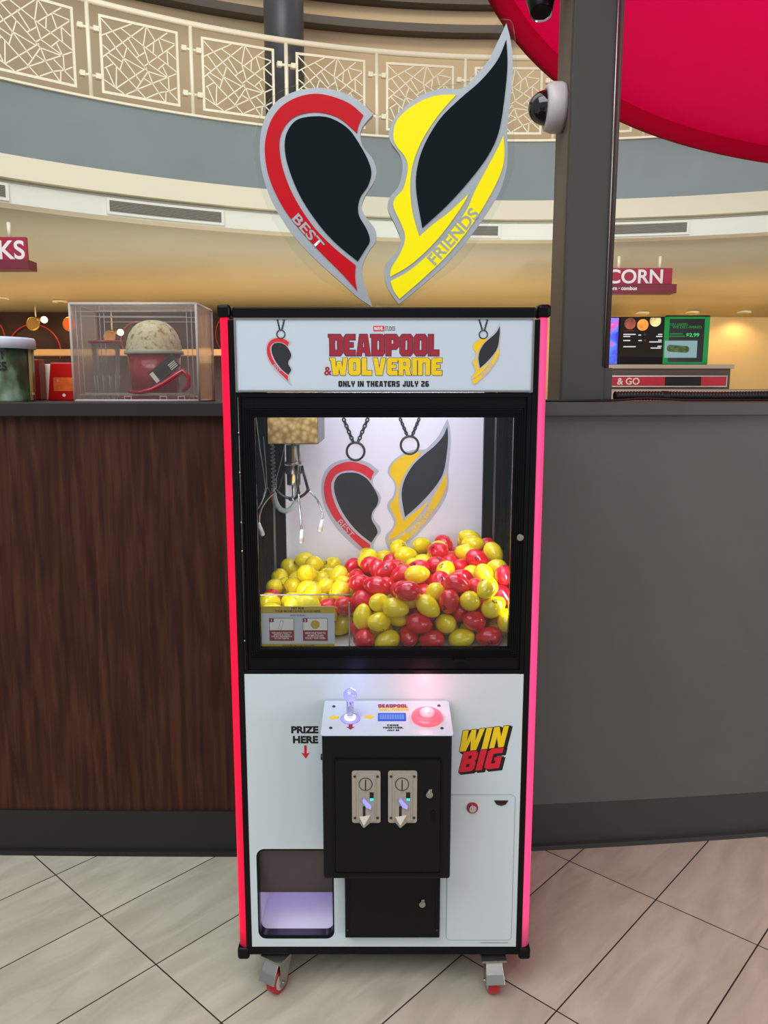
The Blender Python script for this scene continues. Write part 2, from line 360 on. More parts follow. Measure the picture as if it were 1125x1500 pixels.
# block letters as outlines in a unit cell; holes follow the outline
G={
'D':(.84,[[(-.08,1),(-.08,.86),(0,.86),(0,0),(.7,0),(.84,.14),(.84,.86),(.7,1)],[(.34,.27),(.34,.73),(.5,.73),(.5,.27)]]),
'E':(.74,[[(.0,.14),(.14,0),(.74,0),(.74,.27),(.34,.27),(.34,.4),(.62,.4),(.62,.62),(.34,.62),(.34,.74),(.74,.74),(.74,1),(.14,1),(0,.86)]]),
'A':(.9,[[(0,0),(.2,1),(.7,1),(.9,0),(.58,0),(.55,.17),(.35,.17),(.32,0)],[(.38,.38),(.52,.38),(.48,.7),(.42,.7)]]),
'P':(.82,[[(-.08,1),(-.08,.86),(0,.86),(0,0),(.34,0),(.34,.3),(.68,.3),(.82,.44),(.82,.86),(.68,1)],[(.34,.54),(.34,.76),(.5,.76),(.5,.54)]]),
'O':(.84,[[(.14,0),(.7,0),(.84,.14),(.84,.86),(.7,1),(.14,1),(0,.86),(0,.14)],[(.34,.26),(.34,.74),(.5,.74),(.5,.26)]]),
'L':(.7,[[(0,0),(.7,0),(.7,.28),(.34,.28),(.34,1),(0,1)]]),
'W':(1.15,[[(-.08,1),(-.08,.86),(0,.86),(.14,0),(.5,0),(.575,.4),(.65,0),(1.0,0),(1.15,1),(.84,1),(.8,.45),(.72,.8),(.44,.8),(.36,.45),(.3,1)]]),
'V':(.9,[[(0,1),(.22,0),(.66,0),(.9,1),(.58,1),(.45,.4),(.33,1)]]),
'R':(.86,[[(-.08,1),(-.08,.86),(0,.86),(0,0),(.33,0),(.33,.34),(.42,.34),(.52,0),(.86,0),(.74,.4),(.82,.5),(.82,.86),(.68,1)],[(.33,.56),(.33,.76),(.5,.76),(.5,.56)]]),
'I':(.34,[[(0,0),(.34,0),(.34,1),(0,1)]]),
'w':(1.25,[[(0,1),(.1,0),(.45,0),(.6,.5),(.72,0),(1.05,0),(1.25,1),(.95,1),(.86,.45),(.76,1),(.5,1),(.37,.45),(.32,1)]]),
'N':(.84,[[(0,0),(.3,0),(.3,.5),(.54,0),(.84,0),(.84,1),(.54,1),(.54,.5),(.3,1),(0,1)]]),
'n':(.84,[[(-.08,1),(-.08,.86),(0,.86),(0,0),(.32,0),(.32,.72),(.52,.72),(.52,0),(.84,0),(.84,.86),(.7,1)]]),
'Y':(.8,[[(0,1),(0,.6),(.24,.36),(.24,0),(.56,0),(.56,.36),(.8,.6),(.8,1),(.5,1),(.5,.68),(.4,.6),(.3,.68),(.3,1)]]),
'T':(.74,[[(0,1),(0,.74),(.21,.74),(.21,0),(.53,0),(.53,.74),(.74,.74),(.74,1)]]),
'H':(.82,[[(0,0),(.32,0),(.32,.36),(.5,.36),(.5,0),(.82,0),(.82,1),(.5,1),(.5,.62),(.32,.62),(.32,1),(0,1)]]),
'S':(.76,[[(0,0),(.62,0),(.76,.14),(.76,.5),(.62,.62),(.32,.62),(.32,.76),(.74,.76),(.74,1),(.14,1),(0,.86),(0,.52),(.14,.4),(.44,.4),(.44,.25),(0,.25)]]),
'J':(.7,[[(.0,.14),(.14,0),(.56,0),(.7,.14),(.7,1),(.38,1),(.38,.28),(.28,.28),(.28,.4),(0,.4)]]),
'U':(.82,[[(.14,0),(.68,0),(.82,.14),(.82,1),(.5,1),(.5,.26),(.32,.26),(.32,1),(0,1),(0,.14)]]),
'2':(.76,[[(0,0),(.76,0),(.76,.25),(.34,.25),(.34,.36),(.76,.5),(.76,.86),(.62,1),(0,1),(0,.74),(.44,.74),(.44,.62),(0,.46)]]),
'6':(.78,[[(.14,0),(.64,0),(.78,.14),(.78,.5),(.64,.62),(.32,.62),(.32,.76),(.7,.76),(.7,1),(.14,1),(0,.86),(0,.14)],[(.32,.24),(.32,.4),(.48,.4),(.48,.24)]]),
'G':(.82,[[(.14,0),(.82,0),(.82,.56),(.44,.56),(.44,.4),(.52,.4),(.52,.26),(.32,.26),(.32,.74),(.8,.74),(.8,1),(.14,1),(0,.86),(0,.14)]]),
'B':(.8,[[(0,0),(.68,0),(.8,.12),(.8,.42),(.72,.5),(.8,.58),(.8,.88),(.68,1),(0,1)],[(.32,.22),(.32,.38),(.5,.38),(.5,.22)],[(.32,.62),(.32,.78),(.5,.78),(.5,.62)]]),
'M':(1.1,[[(0,0),(.3,0),(.3,.62),(.42,.3),(.68,.3),(.8,.62),(.8,0),(1.1,0),(1.1,1),(.72,1),(.55,.62),(.38,1),(0,1)]]),
'C':(.78,[[(.14,0),(.78,0),(.78,.26),(.33,.26),(.33,.74),(.78,.74),(.78,1),(.14,1),(0,.86),(0,.14)]]),
'K':(.84,[[(0,0),(.32,0),(.32,.36),(.5,0),(.84,0),(.6,.5),(.84,1),(.5,1),(.32,.64),(.32,1),(0,1)]]),
'?':(.7,[[(0,1),(0,.74),(.4,.74),(.4,.6),(.2,.5),(.2,.3),(.5,.3),(.5,.42),(.7,.54),(.7,1)]]),
'.':(.3,[[(0,0),(.3,0),(.3,.26),(0,.26)]]),
':':(.3,[[(0,0),(.3,0),(.3,.26),(0,.26)],[(0,.6),(.3,.6),(.3,.86),(0,.86)]]),
' ':(.36,[]),
}
def block(body,T,name,m,parent,width,height,gap=.1,offset=0,skew=0,lift=0,ext=.0003):
    tot=sum(G[ch][0]+gap for ch in body)-gap; sx=width/tot; x=0; bm=bmesh.new()
    for ch in body:
        w,pp=G[ch]
        if pp:
            me=curve_mesh([[((x+a-tot/2)*sx+skew*(b-.5)*height,(b-.5)*height+lift*(x+a-tot/2)*sx) for a,b in p] for p in pp],ext,offset)
            bm.from_mesh(me); bpy.data.meshes.remove(me)
        x+=w+gap
    me=bpy.data.meshes.new(name); bm.to_mesh(me); bm.free(); return put(me,T,name,m,parent)

# ================================================================ setting
def struct(name,mb,m,parent=None,bevel=0):
    o=mb.build(name,m,parent,bevel); 
    if parent is None: o['kind']='structure'
    return o
fl=MB(); fl.box(-9,12,-9,13.6,-.05,0); struct('floor',fl,'floor')

def pol(R,deg,z): a=math.radians(deg); return (RC.x+R*math.cos(a),RC.y+R*math.sin(a),z)
A0,A1=24,160
def band(prof,n=120,a0=A0,a1=A1):
    """closed profile of (radius,height) swept round the hall"""
    mb=MB(); vs=[];fs=[]; k=len(prof)
    for i in range(n+1):
        d=a0+(a1-a0)*i/n
        for r,z in prof: vs.append(pol(r,d,z))
    for i in range(n):
        for j in range(k): fs.append((i*k+j,i*k+(j+1)%k,(i+1)*k+(j+1)%k,(i+1)*k+j))
    fs.append(tuple(range(k))); fs.append(tuple(n*k+j for j in range(k)))
    mb._add(vs,fs); return mb
RH=9.62
struct('trim_1',band([(RH,4.262),(RH,5.035),(RH+.45,5.035),(RH+.45,4.262)]),'fascia')
struct('trim_2',band([(RH-.07,3.995),(RH-.0,4.262),(RH+.3,4.262),(RH+.3,3.995)]),'cream')
struct('trim_3',band([(RH+.02,3.735),(RH+.02,3.955),(RH+.1,3.955),(RH+.1,3.995),(RH+.3,3.995),(RH+.3,3.735)]),'whiteband')
struct('trim_4',band([(RH-.035,5.035),(RH-.035,5.06),(RH+.06,5.06),(RH+.06,5.035)]),'rail')
RB=12.7
struct('floor_balcony',band([(RH+.06,4.95),(RH+.06,5.035),(RB,5.035),(RB,4.95)]),'beige')
struct('wall_upper',band([(RB,5.035),(RB,9.4),(RB+.2,9.4),(RB+.2,5.035)]),'beige')
zt0=atr(600,45,RB-.25).z; zt1=atr(600,33,RB-.25).z
struct('trim_5',band([(RB-.25,zt0),(RB-.25,zt1),(RB,zt1),(RB,zt0)]),'darktrim')
zu=atr(600,3,RB-.25).z
struct('trim_6',band([(RB-.25,zu),(RB-.25,zu+.5),(RB,zu+.5),(RB,zu)]),'darktrim')
# lower soffit from the white band down to the back wall of the food stand
def backY(x): return 12.45+.075*x
mb=MB(); vs=[];fs=[]; n=90; zb=2.957
for i in range(n+1):
    d=A0+(A1-A0)*i/n; p=pol(RH+.3,d,3.74); a=math.radians(d)
    t=(12.45+.075*p[0]-p[1])/(math.sin(a)-.075*math.cos(a)); t=max(.2,min(t,9)); q=(p[0]+t*math.cos(a),p[1]+t*math.sin(a))
    k=min(1,t/3.0)
    zq=zb if t<9 else zb
    vs+= [p,(q[0],q[1],zq),(q[0],q[1],zq+.1),(p[0],p[1],3.84)]
for i in range(n):
    for j in range(4): fs.append((i*4+j,i*4+(j+1)%4,(i+1)*4+(j+1)%4,(i+1)*4+j))
mb._add(vs,fs,True); o=struct('ceiling',mb,'soffit')
mb=MB(); mb.prismz([(-18,backY(-18)),(-.3,backY(-.3)),(-.3,backY(-.3)+.2),(-18,backY(-18)+.2)],0,3.1); struct('wall_back_left',mb,'darkwall')
mb=MB(); mb.prismz([(-.3,backY(-.3)),(14,backY(14)),(14,backY(14)+.2),(-.3,backY(-.3)+.2)],0,3.1); struct('wall_back_right',mb,'yellowwall')

# ---------------------------------------------------------------- balcony railing
base_d=[101.98+7.29*k for k in range(-10,8)]
def rail_z(px_y,x=200): return atr(x,px_y,RH).z
r=MB(); r.tube([pol(RH,a*.5,6.115) for a in range(A0*2,A1*2+1,3)],.036,10)
rail_root=empty('balcony_railing',pol(RH,100,5.06),'curved pale metal balcony railing with lattice panels along the upper floor','railing')
r.build('handrail','rail',rail_root)
for k,d in enumerate(base_d):
    if d<55 or d>150: continue
    mb=MB(); mb.cyl(pol(RH,d,5.06),pol(RH,d,6.10),.026,n=12); pst=mb.build('railing_post','rail',rail_root)
    for z in (5.30,5.82):
        mb=MB(); mb.cyl(pol(RH,d-.75,z),pol(RH,d+.75,z),.018,n=8)
        for sgn in (-1,1): mb.cyl(pol(RH,d+sgn*.36,z),pol(RH,d+sgn*.72,z),.042,n=4,smooth=False)
        mb.build('panel_clamp','rail',pst)
SEG=[(95,150,610,715),(100,345,460,205),(105,605,610,245),(330,260,1025,775),(150,340,560,900),(105,465,180,530),(175,560,335,665),(370,625,595,745),(145,590,620,1100),(125,740,225,690),(265,735,258,970),(145,745,235,955),(120,890,350,1050),(265,980,640,730),(400,485,310,755),(410,370,550,590),(520,605,620,545),(640,250,605,460),(605,470,665,670),(655,250,750,400),(635,485,910,310),(735,430,728,555),(800,390,855,550),(810,375,1000,440),(1000,455,605,715),(905,525,1015,620),(905,535,915,690),(665,680,905,840),(790,745,870,680),(845,710,910,840),(660,770,500,1000),(660,775,910,850),(665,790,715,920),(605,860,715,930),(480,1010,1020,800),(385,1055,520,1000),(715,925,870,1140),(920,850,925,1000),(810,900,1035,1120),(640,1095,800,1030),(800,1030,930,1010),(930,1010,1020,970),(885,1020,880,1140),(610,730,660,775)]
def uv(x,y):
    u=v=.5
    for _ in range(8): u=(x-90-25*v)/925; v=(y-130-190*u)/(890-45*u)
    return max(0,min(1,u)),max(0,min(1,v))
def panel_mesh(d0,d1):
    mb=MB(); P0=Vector(pol(RH,d0,0)); P1=Vector(pol(RH,d1,0)); ex=(P1-P0); W=ex.length; ex.normalize(); ny=Vector((-ex.y,ex.x,0))
    zt,zbm=5.995,5.128; H=zt-zbm
    mb.T=Matrix(((ex.x,ny.x,0,P0.x),(ex.y,ny.y,0,P0.y),(0,0,1,zbm),(0,0,0,1)))
    fw=.03; mb.frame(0,W,0,H,fw,-.008,.008)
    for s in SEG:
        (u0,v0),(u1,v1)=uv(*s[:2]),uv(*s[2:])
        a=Vector((fw+u0*(W-2*fw),H-fw-v0*(H-2*fw))); b=Vector((fw+u1*(W-2*fw),H-fw-v1*(H-2*fw)))
        d=(b-a); 
        if d.length<.01: continue
        d.normalize(); nn=Vector((-d.y,d.x))*.0068; a-=d*.004; b+=d*.004
        mb.prism([tuple(a-nn),tuple(b-nn),tuple(b+nn),tuple(a+nn)],-.005,.005)
    return mb
for i,d in enumerate(base_d[:-1]):
    if 55<d<144: panel_mesh(d+7.29-.75,d+.95).build('railing_panel','rail',rail_root)
# round column on the balcony
pc=atr(417,100,11.0); mb=MB(); mb.lathe([(0,5.035),(.29,5.035),(.29,9.3),(0,9.3)],c=(pc.x,pc.y,0),n=40)
o=mb.build('round_column',mat('grey column paint',(78,80,84),.35)); tag(o,'thick dark grey round column standing on the balcony','column'); recentre(o)
# vents
vent_lab=['vent grille at the left edge of the photo, cut off','long vent grille in the white band between left edge and heart sign','vent grille seen behind the lower yellow heart half','vent grille in the white band just right of the grey post']
for (d1,d0),lab in zip([(138.3,129.73),(123.2,114.47),(100.2,91.54),(84.9,76.15)],vent_lab):
    r0=Vector(pol(RH+.02,d0,0)); r1=Vector(pol(RH+.02,d1,0))
    root=empty('vent_grille',pol(RH+.02,(d0+d1)/2,3.755),lab,'vent','vent grilles round the hall')
    def seg(mb,a,b,ra,rb,za,zb,n=8):
        vs=[];fs=[]
        for i in range(n+1):
            t=a+(b-a)*i/n
            vs+=[pol(ra,t,za),pol(ra,t,zb),pol(rb,t,zb),pol(rb,t,za)]
        for i in range(n):
            for j in range(4): fs.append((i*4+j,i*4+(j+1)%4,(i+1)*4+(j+1)%4,(i+1)*4+j))
        fs+=[(0,1,2,3),(n*4,n*4+1,n*4+2,n*4+3)]
        mb._add(vs,fs)
    z0,z1=3.755,3.945
    mb=MB(); seg(mb,d0,d1,RH-.012,RH+.019,z0,z0+.03); seg(mb,d0,d1,RH-.012,RH+.019,z1-.03,z1); seg(mb,d0,d0+.2,RH-.012,RH+.019,z0+.03,z1-.03,1); seg(mb,d1-.2,d1,RH-.012,RH+.019,z0+.03,z1-.03,1)
    mb.build('frame','whiteband',root)
    mb=MB(); seg(mb,d0+.2,d1-.2,RH+.012,RH+.019,z0+.03,z1-.03); mb.build('backing','ventdark',root)
    mb=MB()
    for q in range(7):
        z=z0+.036+q*.0178; seg(mb,d0+.2,d1-.2,RH-.004,RH+.012,z,z+.0095)
    mb.build('slats','vent',root)

# ---------------------------------------------------------------- red hanging disc
DC=Vector((6.1,.8)); DR=5.9; DZ=3.857
mb=MB(); mb.lathe([(0,DZ+.13),(DR-.03,DZ+.13),(DR-.03,DZ),(DR,DZ),(DR,DZ+.2),(0,DZ+.2)],c=(DC.x,DC.y,0),n=160,smooth=False)
root=empty('ceiling_disc',(DC.x,DC.y,DZ),'huge crimson round canopy hanging overhead at the upper right','canopy')
bm=mb.build('disc','discred',root)
mb=MB(); mb.lathe([(DR-.05,DZ+.128),(DR-.05,DZ-.01),(DR+.01,DZ-.01),(DR+.01,DZ+.21),(DR-.05,DZ+.21),(DR-.05,DZ+.128)],c=(DC.x,DC.y,0),n=160,smooth=True)
mb.build('rim','lip',root,label='crimson rim with its shade painted in')

# ---------------------------------------------------------------- counters
CT=1.612
def cy(x):      # front line of the counter, gently curved in plan
    return .645+.012*max(0,-x-.5)**2+.05*max(0,x)+.028*max(0,x)**2
def strip(x0,x1,off0,off1,z0,z1,n=24):
    """solid following the counter line between two offsets"""
    xs=[x0+(x1-x0)*i/n for i in range(n+1)]
    return [(x,cy(x)+off0) for x in xs]+[(x,cy(x)+off1) for x in reversed(xs)],z0,z1
def counter(name,x0,x1,lab,body,top,kick,tl):
    root=empty(name,((x0+x1)/2,cy((x0+x1)/2)+.3,0),lab,'counter')
    mb=MB(); mb.prismz(*strip(x0,x1,.022,.62,.168,CT-.045)); mb.build('panel',body,root)
    mb=MB(); mb.prismz(*strip(x0,x1,.012 if x0<0 else .02,.60,.018,.168)); mb.build('toe_kick',kick,root)
    mb=MB(); mb.prismz(*strip(x0,x1,0.0,.04,0,.018)); mb.build('base_trim',kick,root)
    mb=MB(); mb.prismz(*strip(x0,x1,-.012,.66,CT-.045,CT)); mb.build('countertop',top,root,.003)
counter('counter',-3.2,0.0,'dark walnut faced counter wall left of the claw machine','wood','lefttop','kick_l',0)
counter('counter',0.0,3.4,'grey laminate counter wall right of the claw machine','greywall','greytop','kick_r',0)

# ---------------------------------------------------------------- steel post with camera
xl=at(843,0,.80).x; xr=at(908,0,.80).x; zt=3.975
root=empty('steel_post',((xl+xr)/2,.9,CT),'charcoal steel beam post standing on the counter behind the machine','post')
mb=MB(); mb.box(xl,xr,.80,.815,CT,zt); mb.build('front_flange','column',root,.002)
mb=MB(); mb.box(xl+.012,xr-.012,.815,1.02,CT,zt); mb.build('web','column',root)
mb=MB(); mb.box(xl-.002,xl+.012,.838,1.03,CT,zt); mb.build('side_plate','columnside',root,.001)
mb=MB(); mb.box(xr-.018,xr+.034,.812,.86,CT,CT+.115); mb.build('junction_box','column',root,.003)
mb=MB(); x=xr+.012
mb.tube([(x,.83,CT+.11),(x,.83,3.02),(x+.004,.83,3.12),(x+.03,.83,3.22),(x+.075,.83,3.33),(x+.16,.83,3.45)],.0125,10); mb.build('conduit','darktrim',root,label='thin black conduit pipe')
mb=MB(); mb.tube([(xr-.004,.797,CT+.12),(xr-.004,.797,3.3)],.0035,6); mb.build('cable','steel',root)
# dome camera
cp=at(818,155,.90); sx=xl-.003
root=empty('dome_camera',(sx,.92,cp.z),'white dome security camera fixed to the side of the grey post','camera')
R=at(818,121,.92).z-cp.z
mb=MB(); T=Matrix.Translation((sx,.92,cp.z))@Matrix.Rotation(-PI/2,4,'Y'); mb.T=T
mb.lathe([(0,0),(R*.97,0),(R,.012),(R,.038),(R*.9,.058),(R*.74,.064),(R*.70,.058),(0,.05)],n=40); mb.build('housing','camwhite',root)
mb=MB(); mb.T=T; mb.lathe([(R*.70*math.cos(t*PI/20),.056+R*.78*math.sin(t*PI/20)) for t in range(11)],n=32); mb.build('dome','camdome',root,label='smoked dark dome')
mb=MB(); mb.T=T; mb.cyl((0,0,.05),(0,0,.085),.016); mb.build('lens_mount','camdome',root)
# dark spotlight near the top of the photo, left of the post
a=at(805,-6,.9); root=empty('spotlight',(a.x,.9,a.z),'black spotlight hanging left of the grey post at the top edge','light fixture')
b=at(793,18,.88)
mb=MB(); mb.cyl(a+Vector((0,.0,.09)),a+Vector((-.03,0,.0)),.052,.05,24); mb.cyl(a+Vector((-.03,0,0)),b,.05,.036,24); mb.build('body','blackgloss',root,.002)
mb=MB(); mb.box(a.x-.02,xl+.005,.87,.93,a.z-.0,a.z+.05); mb.build('bracket','column',root,.003)
mb=MB(); mb.lathe([(0,-.002),(.026,-.002),(.033,.0),(.036,.006)],c=(0,0,0),n=24); 
o=mb.build('lens','chrome',root); d=(b-(a+Vector((-.03,0,0)))).normalized(); o.matrix_local=Matrix.Translation(b-wloc(root))@d.to_track_quat('Z','Y').to_matrix().to_4x4()
# corrugated hose on the right counter
mb=MB(); pts=[];rad=[]
n=820
for i in range(n+1):
    t=i/n; x=.80+2.3*t; y=cy(x)+.11+.012*math.sin(9*t); z=CT+.019+.0012*math.sin(30*t)
    pts.append((x,y,z)); rad.append(.0145+.0026*math.sin(i*PI*.5+.3) if abs(x-.985)>.012 else .017)
mb.tube(pts,rad,10); o=mb.build('corrugated_hose','rubber'); tag(o,'black corrugated hose lying along the right counter top','hose'); recentre(o)
mb=MB(); mb.tube([(.45,cy(.45)+.05,CT+.004),(.7,cy(.7)+.05,CT+.004),(.80,cy(.8)+.055,CT+.006),(.90,cy(.9)+.075,CT+.012),(1.05,cy(1.05)+.088,CT+.005),(1.6,cy(1.6)+.08,CT+.005)],.004,8)
o=mb.build('thin_cable','rubber'); tag(o,'thin black cable lying at the foot of the post on the counter','cable'); recentre(o)

# ================================================================ claw machine
CMX0,CMX1=-.399,.399; MT=1.85; MB0=.118; BK=.615
cmc=empty('claw_machine',(0,.31,0),'tall black and white claw machine with pink lit edges, full of plastic eggs','claw machine')
def P(name,mb,m,bevel=0,parent=None,label=None,seg=2): return mb.build(name,m,parent or cmc,bevel,seg,label)
# frame: base, roof, rear, corner posts
mb=MB(); mb.box(-.376,.376,.012,BK,MB0,.143); mb.box(-.376,.376,.004,.03,MB0,.143); P('base_frame',mb,'black',.002)
mb=MB(); mb.box(-.365,.365,.0,BK,1.822,MT); P('roof',mb,'black',.003)
for sx in (-1,1):
    mb=MB(); mb.box(min(sx*.362,sx*.378),max(sx*.362,sx*.378),.002,.045,.143,1.822); P('corner_post',mb,'blackgloss',.002)
    mb=MB(); mb.box(min(sx*.338,sx*.378),max(sx*.338,sx*.378),BK-.05,BK,.143,1.822); P('corner_post',mb,'blackgloss',.002)
    # quarter-round light tube on the front corner
    pts=[(sx*.378,.0065),(sx*.378,.028)]+[(sx*(.378+.022*math.cos(t)),.028-.0215*math.sin(t)) for t in [i*PI/16 for i in range(9)]]
    mb=MB(); mb.prismz(pts,.139,1.826); o=P('light_strip',mb,'led_l' if sx<0 else 'led_r',0,label='red lit corner tube' if sx<0 else 'pink lit corner tube')
    for z0,z1 in ((.104,.139),(1.826,1.857)):
        x0,x1=sorted((sx*.370,sx*.403)); mb=MB(); mb.box(x0,x1,0.0,.05,z0,z1); P('corner_cap',mb,'blackgloss',.008,seg=4)
    x0,x1=sorted((sx*.386,sx*.392)); mb=MB(); mb.box(x0,x1,.045,BK,.143,.96); P('side_panel',mb,'black',.001)
    mb=MB(); mb.box(x0,x1,.045,BK,1.64,1.826); P('side_panel',mb,'black',.001)
    x0,x1=sorted((sx*.379,sx*.383)); mb=MB(); mb.box(x0,x1,.045,BK-.05,.955,1.645); P('side_window',mb,'sideglass')
mb=MB(); mb.box(-.385,.385,BK-.014,BK,.143,1.822); P('rear_panel',mb,'black')
# header
mb=MB(); mb.box(-.362,.363,.003,.03,1.652,1.822); hd=P('header_panel',mb,'header')
P('header_trim',MB().frame(-.3625,.3635,1.648,1.826,.0045,.0,.006),'steel')
# title lettering
def Tat(px,py,Y=.003,lift=.0006): 
    p=at(px,py,Y); return upright((p.x,Y-lift,p.z))
def wpx(x0,x1,y,Y=.003): return at(x1,y,Y).x-at(x0,y,Y).x
def hpx(y0,y1,Y=.003): return abs(at(562,y1,Y).z-at(562,y0,Y).z)
def title(Tf,s,parent,Tt):
    """film title: Tt(px,py) gives the transform, s = metres per photo pixel of the header"""
    block('DEADPOOL',Tt(563,505.5,.0005),'lettering','ink',parent,160*s+.0005,31*s,gap=.07,offset=.0035*s/.00175*.3)
    block('DEADPOOL',Tt(563,505.5,.0011),'lettering','crimson',parent,160*s,31*s,gap=.07)
    block('WOLVERInE',Tt(566,537,.0005),'lettering','ink',parent,163*s+.0005,25*s,gap=.07,offset=.0035*s/.00175*.3)
    block('WOLVERInE',Tt(566,537,.0011),'lettering','yellowink',parent,163*s,25*s,gap=.07)
    text('&',Tt(480.5,543.5,.0008),'lettering','crimson',parent,height=12.5*s,bold=.02)
s=wpx(343,781,520)/438
title(None,s,hd,lambda x,y,l: Tat(x,y,.003,l))
block('ONLY IN THEATERS JULY 26',Tat(562,562.3,.003,.0006),'lettering','ink',hd,wpx(495.5,628,562),hpx(558,566.5),gap=.13)
mb=MB(); a=at(547,477.5,.003); b=at(563,485,.003); mb.box(a.x,b.x,.0020,.003,b.z,a.z); mb.build('logo_plate','redink',hd)
text('MARVEL',Tat(555,481.3,.003,.0014),'lettering','whiteink',hd,width=wpx(548.5,561.5,481),height=hpx(478.8,483.8),bold=.02)
text('STUDIOS',Tat(571.5,481.3,.003,.0006),'lettering','ink',hd,width=wpx(564.5,579,481),height=hpx(478,484.5))

# --- broken heart artwork (plain coloured stand-in): outlines in sign units
def cr(pts,per=5):
    """smooth closed outline; a third value marks a corner"""
    n=len(pts); out=[]
    for i in range(n):
        p0,p1,p2,p3=pts[i-1],pts[i],pts[(i+1)%n],pts[(i+2)%n]
        if len(p1)>2: p0=p1
        if len(p2)>2: p3=p2
        for k in range(per):
            t=k/per
            out.append(tuple(.5*((2*p1[j])+(-p0[j]+p2[j])*t+(2*p0[j]-5*p1[j]+4*p2[j]-p3[j])*t*t+(-p0[j]+3*p1[j]-3*p2[j]+p3[j])*t**3) for j in (0,1)))
    return out
HL=dict(
 body=[(500,400,1),(440,345),(380,315),(290,297),(200,310),(130,345),(85,400),(62,470),(58,560),(70,640),(100,730),(150,820),(215,905),(300,990),(390,1070),(440,1115),(497,1153,1),(465,1060),(457,1000),(480,940),(510,895),(508,850),(470,800),(455,760),(470,715),(505,660),(512,615),(495,570),(462,530),(450,490),(458,450)],
 rim=[(462,405,1),(400,355),(300,323),(220,330),(150,365),(105,420),(82,490),(78,560),(95,650),(140,750),(200,835),(290,935),(380,1025),(438,1090,1),(430,1040),(432,990,1),(340,915),(260,830),(190,720),(150,620),(135,540),(140,480),(175,425),(230,398),(300,395),(370,418),(437,475,1),(445,440)],
 core=[(155,530),(165,470),(200,425),(260,410),(330,415),(400,455),(445,515),(480,580),(493,630),(480,680),(448,730),(443,790),(475,850),(487,895),(465,935),(440,975,1),(350,900),(280,820),(215,720),(170,610)])
HR=dict(
 body=[(1020,45,1),(985,120),(950,190),(900,250),(845,300),(770,300),(690,325),(620,375),(580,420),(562,470),(570,510),(605,560),(615,610),(600,680),(565,725),(558,770),(590,840),(608,890),(590,940),(550,985),(543,1030),(560,1085),(600,1142,1),(700,1060),(800,970),(900,850),(980,730),(1015,640),(1025,560),(1024,460),(1035,350),(1045,220),(1038,120)],
 core=[(825,325,1),(740,330),(660,365),(600,415),(580,465),(585,515),(625,570),(635,615),(618,690),(585,730),(580,765),(610,830),(625,885),(605,945),(572,1000),(566,1035,1),(650,985),(750,890),(840,770),(874,710,1),(800,780),(735,830),(680,878,1),(655,790),(645,700),(652,610),(685,515),(740,425),(788,365)],
 rim=[(568,1052,1),(650,1005),(760,905),(855,790),(897,700),(942,615),(985,535),(1008,485,1),(1012,560),(1000,625),(955,720),(880,840),(790,950),(700,1037),(603,1122,1),(580,1090)],
 plume=[(1019,110,1),(985,190),(920,270),(840,340),(760,420),(700,520),(672,610),(668,700),(692,845,1),(790,755),(880,655),(950,560),(990,470),(1012,340),(1024,210)])
def c2p(p): return (360+p[0]*.37333,20+p[1]*.37333)
def sgn_pt(p,Y=.06): q=at(*c2p(p),Y); return (q.x,q.z)
BM={'sign':('silver','signred','signyellow','signblack'),'print':('print_grey','print_red','print_yellow','print_black')}
def half(root,shape,which,F,y,th,inl,style,names):
    sv,rd,yl,bk=BM[style]
    f=lambda key:[F(sgn_pt(p)) for p in cr(shape[key])]
    mb=MB(); mb.prism(f('body'),y,y+th); a=mb.build(names[0],sv,root)
    mb=MB(); mb.prism(f('rim'),y-inl,y); mb.build(names[1],rd if which=='L' else yl,a if style=='print' else root)
    mb=MB(); mb.prism(f('core'),y-inl,y); mb.build(names[2],bk if which=='L' else yl,a if style=='print' else root)
    if 'plume' in shape:
        mb=MB(); mb.prism(f('plume'),y-inl,y); mb.build(names[3],bk,a if style=='print' else root)
    return a
hs=empty('heart_sign',(0,.06,MT),'large broken heart sign, red and yellow halves, standing on top of the claw machine','sign')
idn=lambda q:q
half(hs,HL,'L',idn,.05,.018,.0022,'sign',['red_half_body','red_band','black_field'])
half(hs,HR,'R',idn,.05,.018,.0022,'sign',['yellow_half_body','yellow_band','yellow_field','black_plume'])
def Tdiag(cpt,ang,Y,F=idn):
    q=F(sgn_pt(cpt)); return Matrix.Translation((q[0],Y,q[1]))@Matrix.Rotation(PI/2,4,'X')@Matrix.Rotation(math.radians(ang),4,'Z')
def dist2(a,b,F=idn):
    a,b=F(sgn_pt(a)),F(sgn_pt(b)); return math.hypot(a[0]-b[0],a[1]-b[1])
text('BEST',Tdiag((247,860),-49,.0472),'lettering','silver',hs,width=dist2((205,790),(305,915)),height=dist2((0,0),(0,42)),bold=.02)
text('FRIENDS',Tdiag((812,878),48,.0472),'lettering','silver',hs,width=dist2((725,975),(900,778)),height=dist2((0,0),(0,52)),bold=.015)
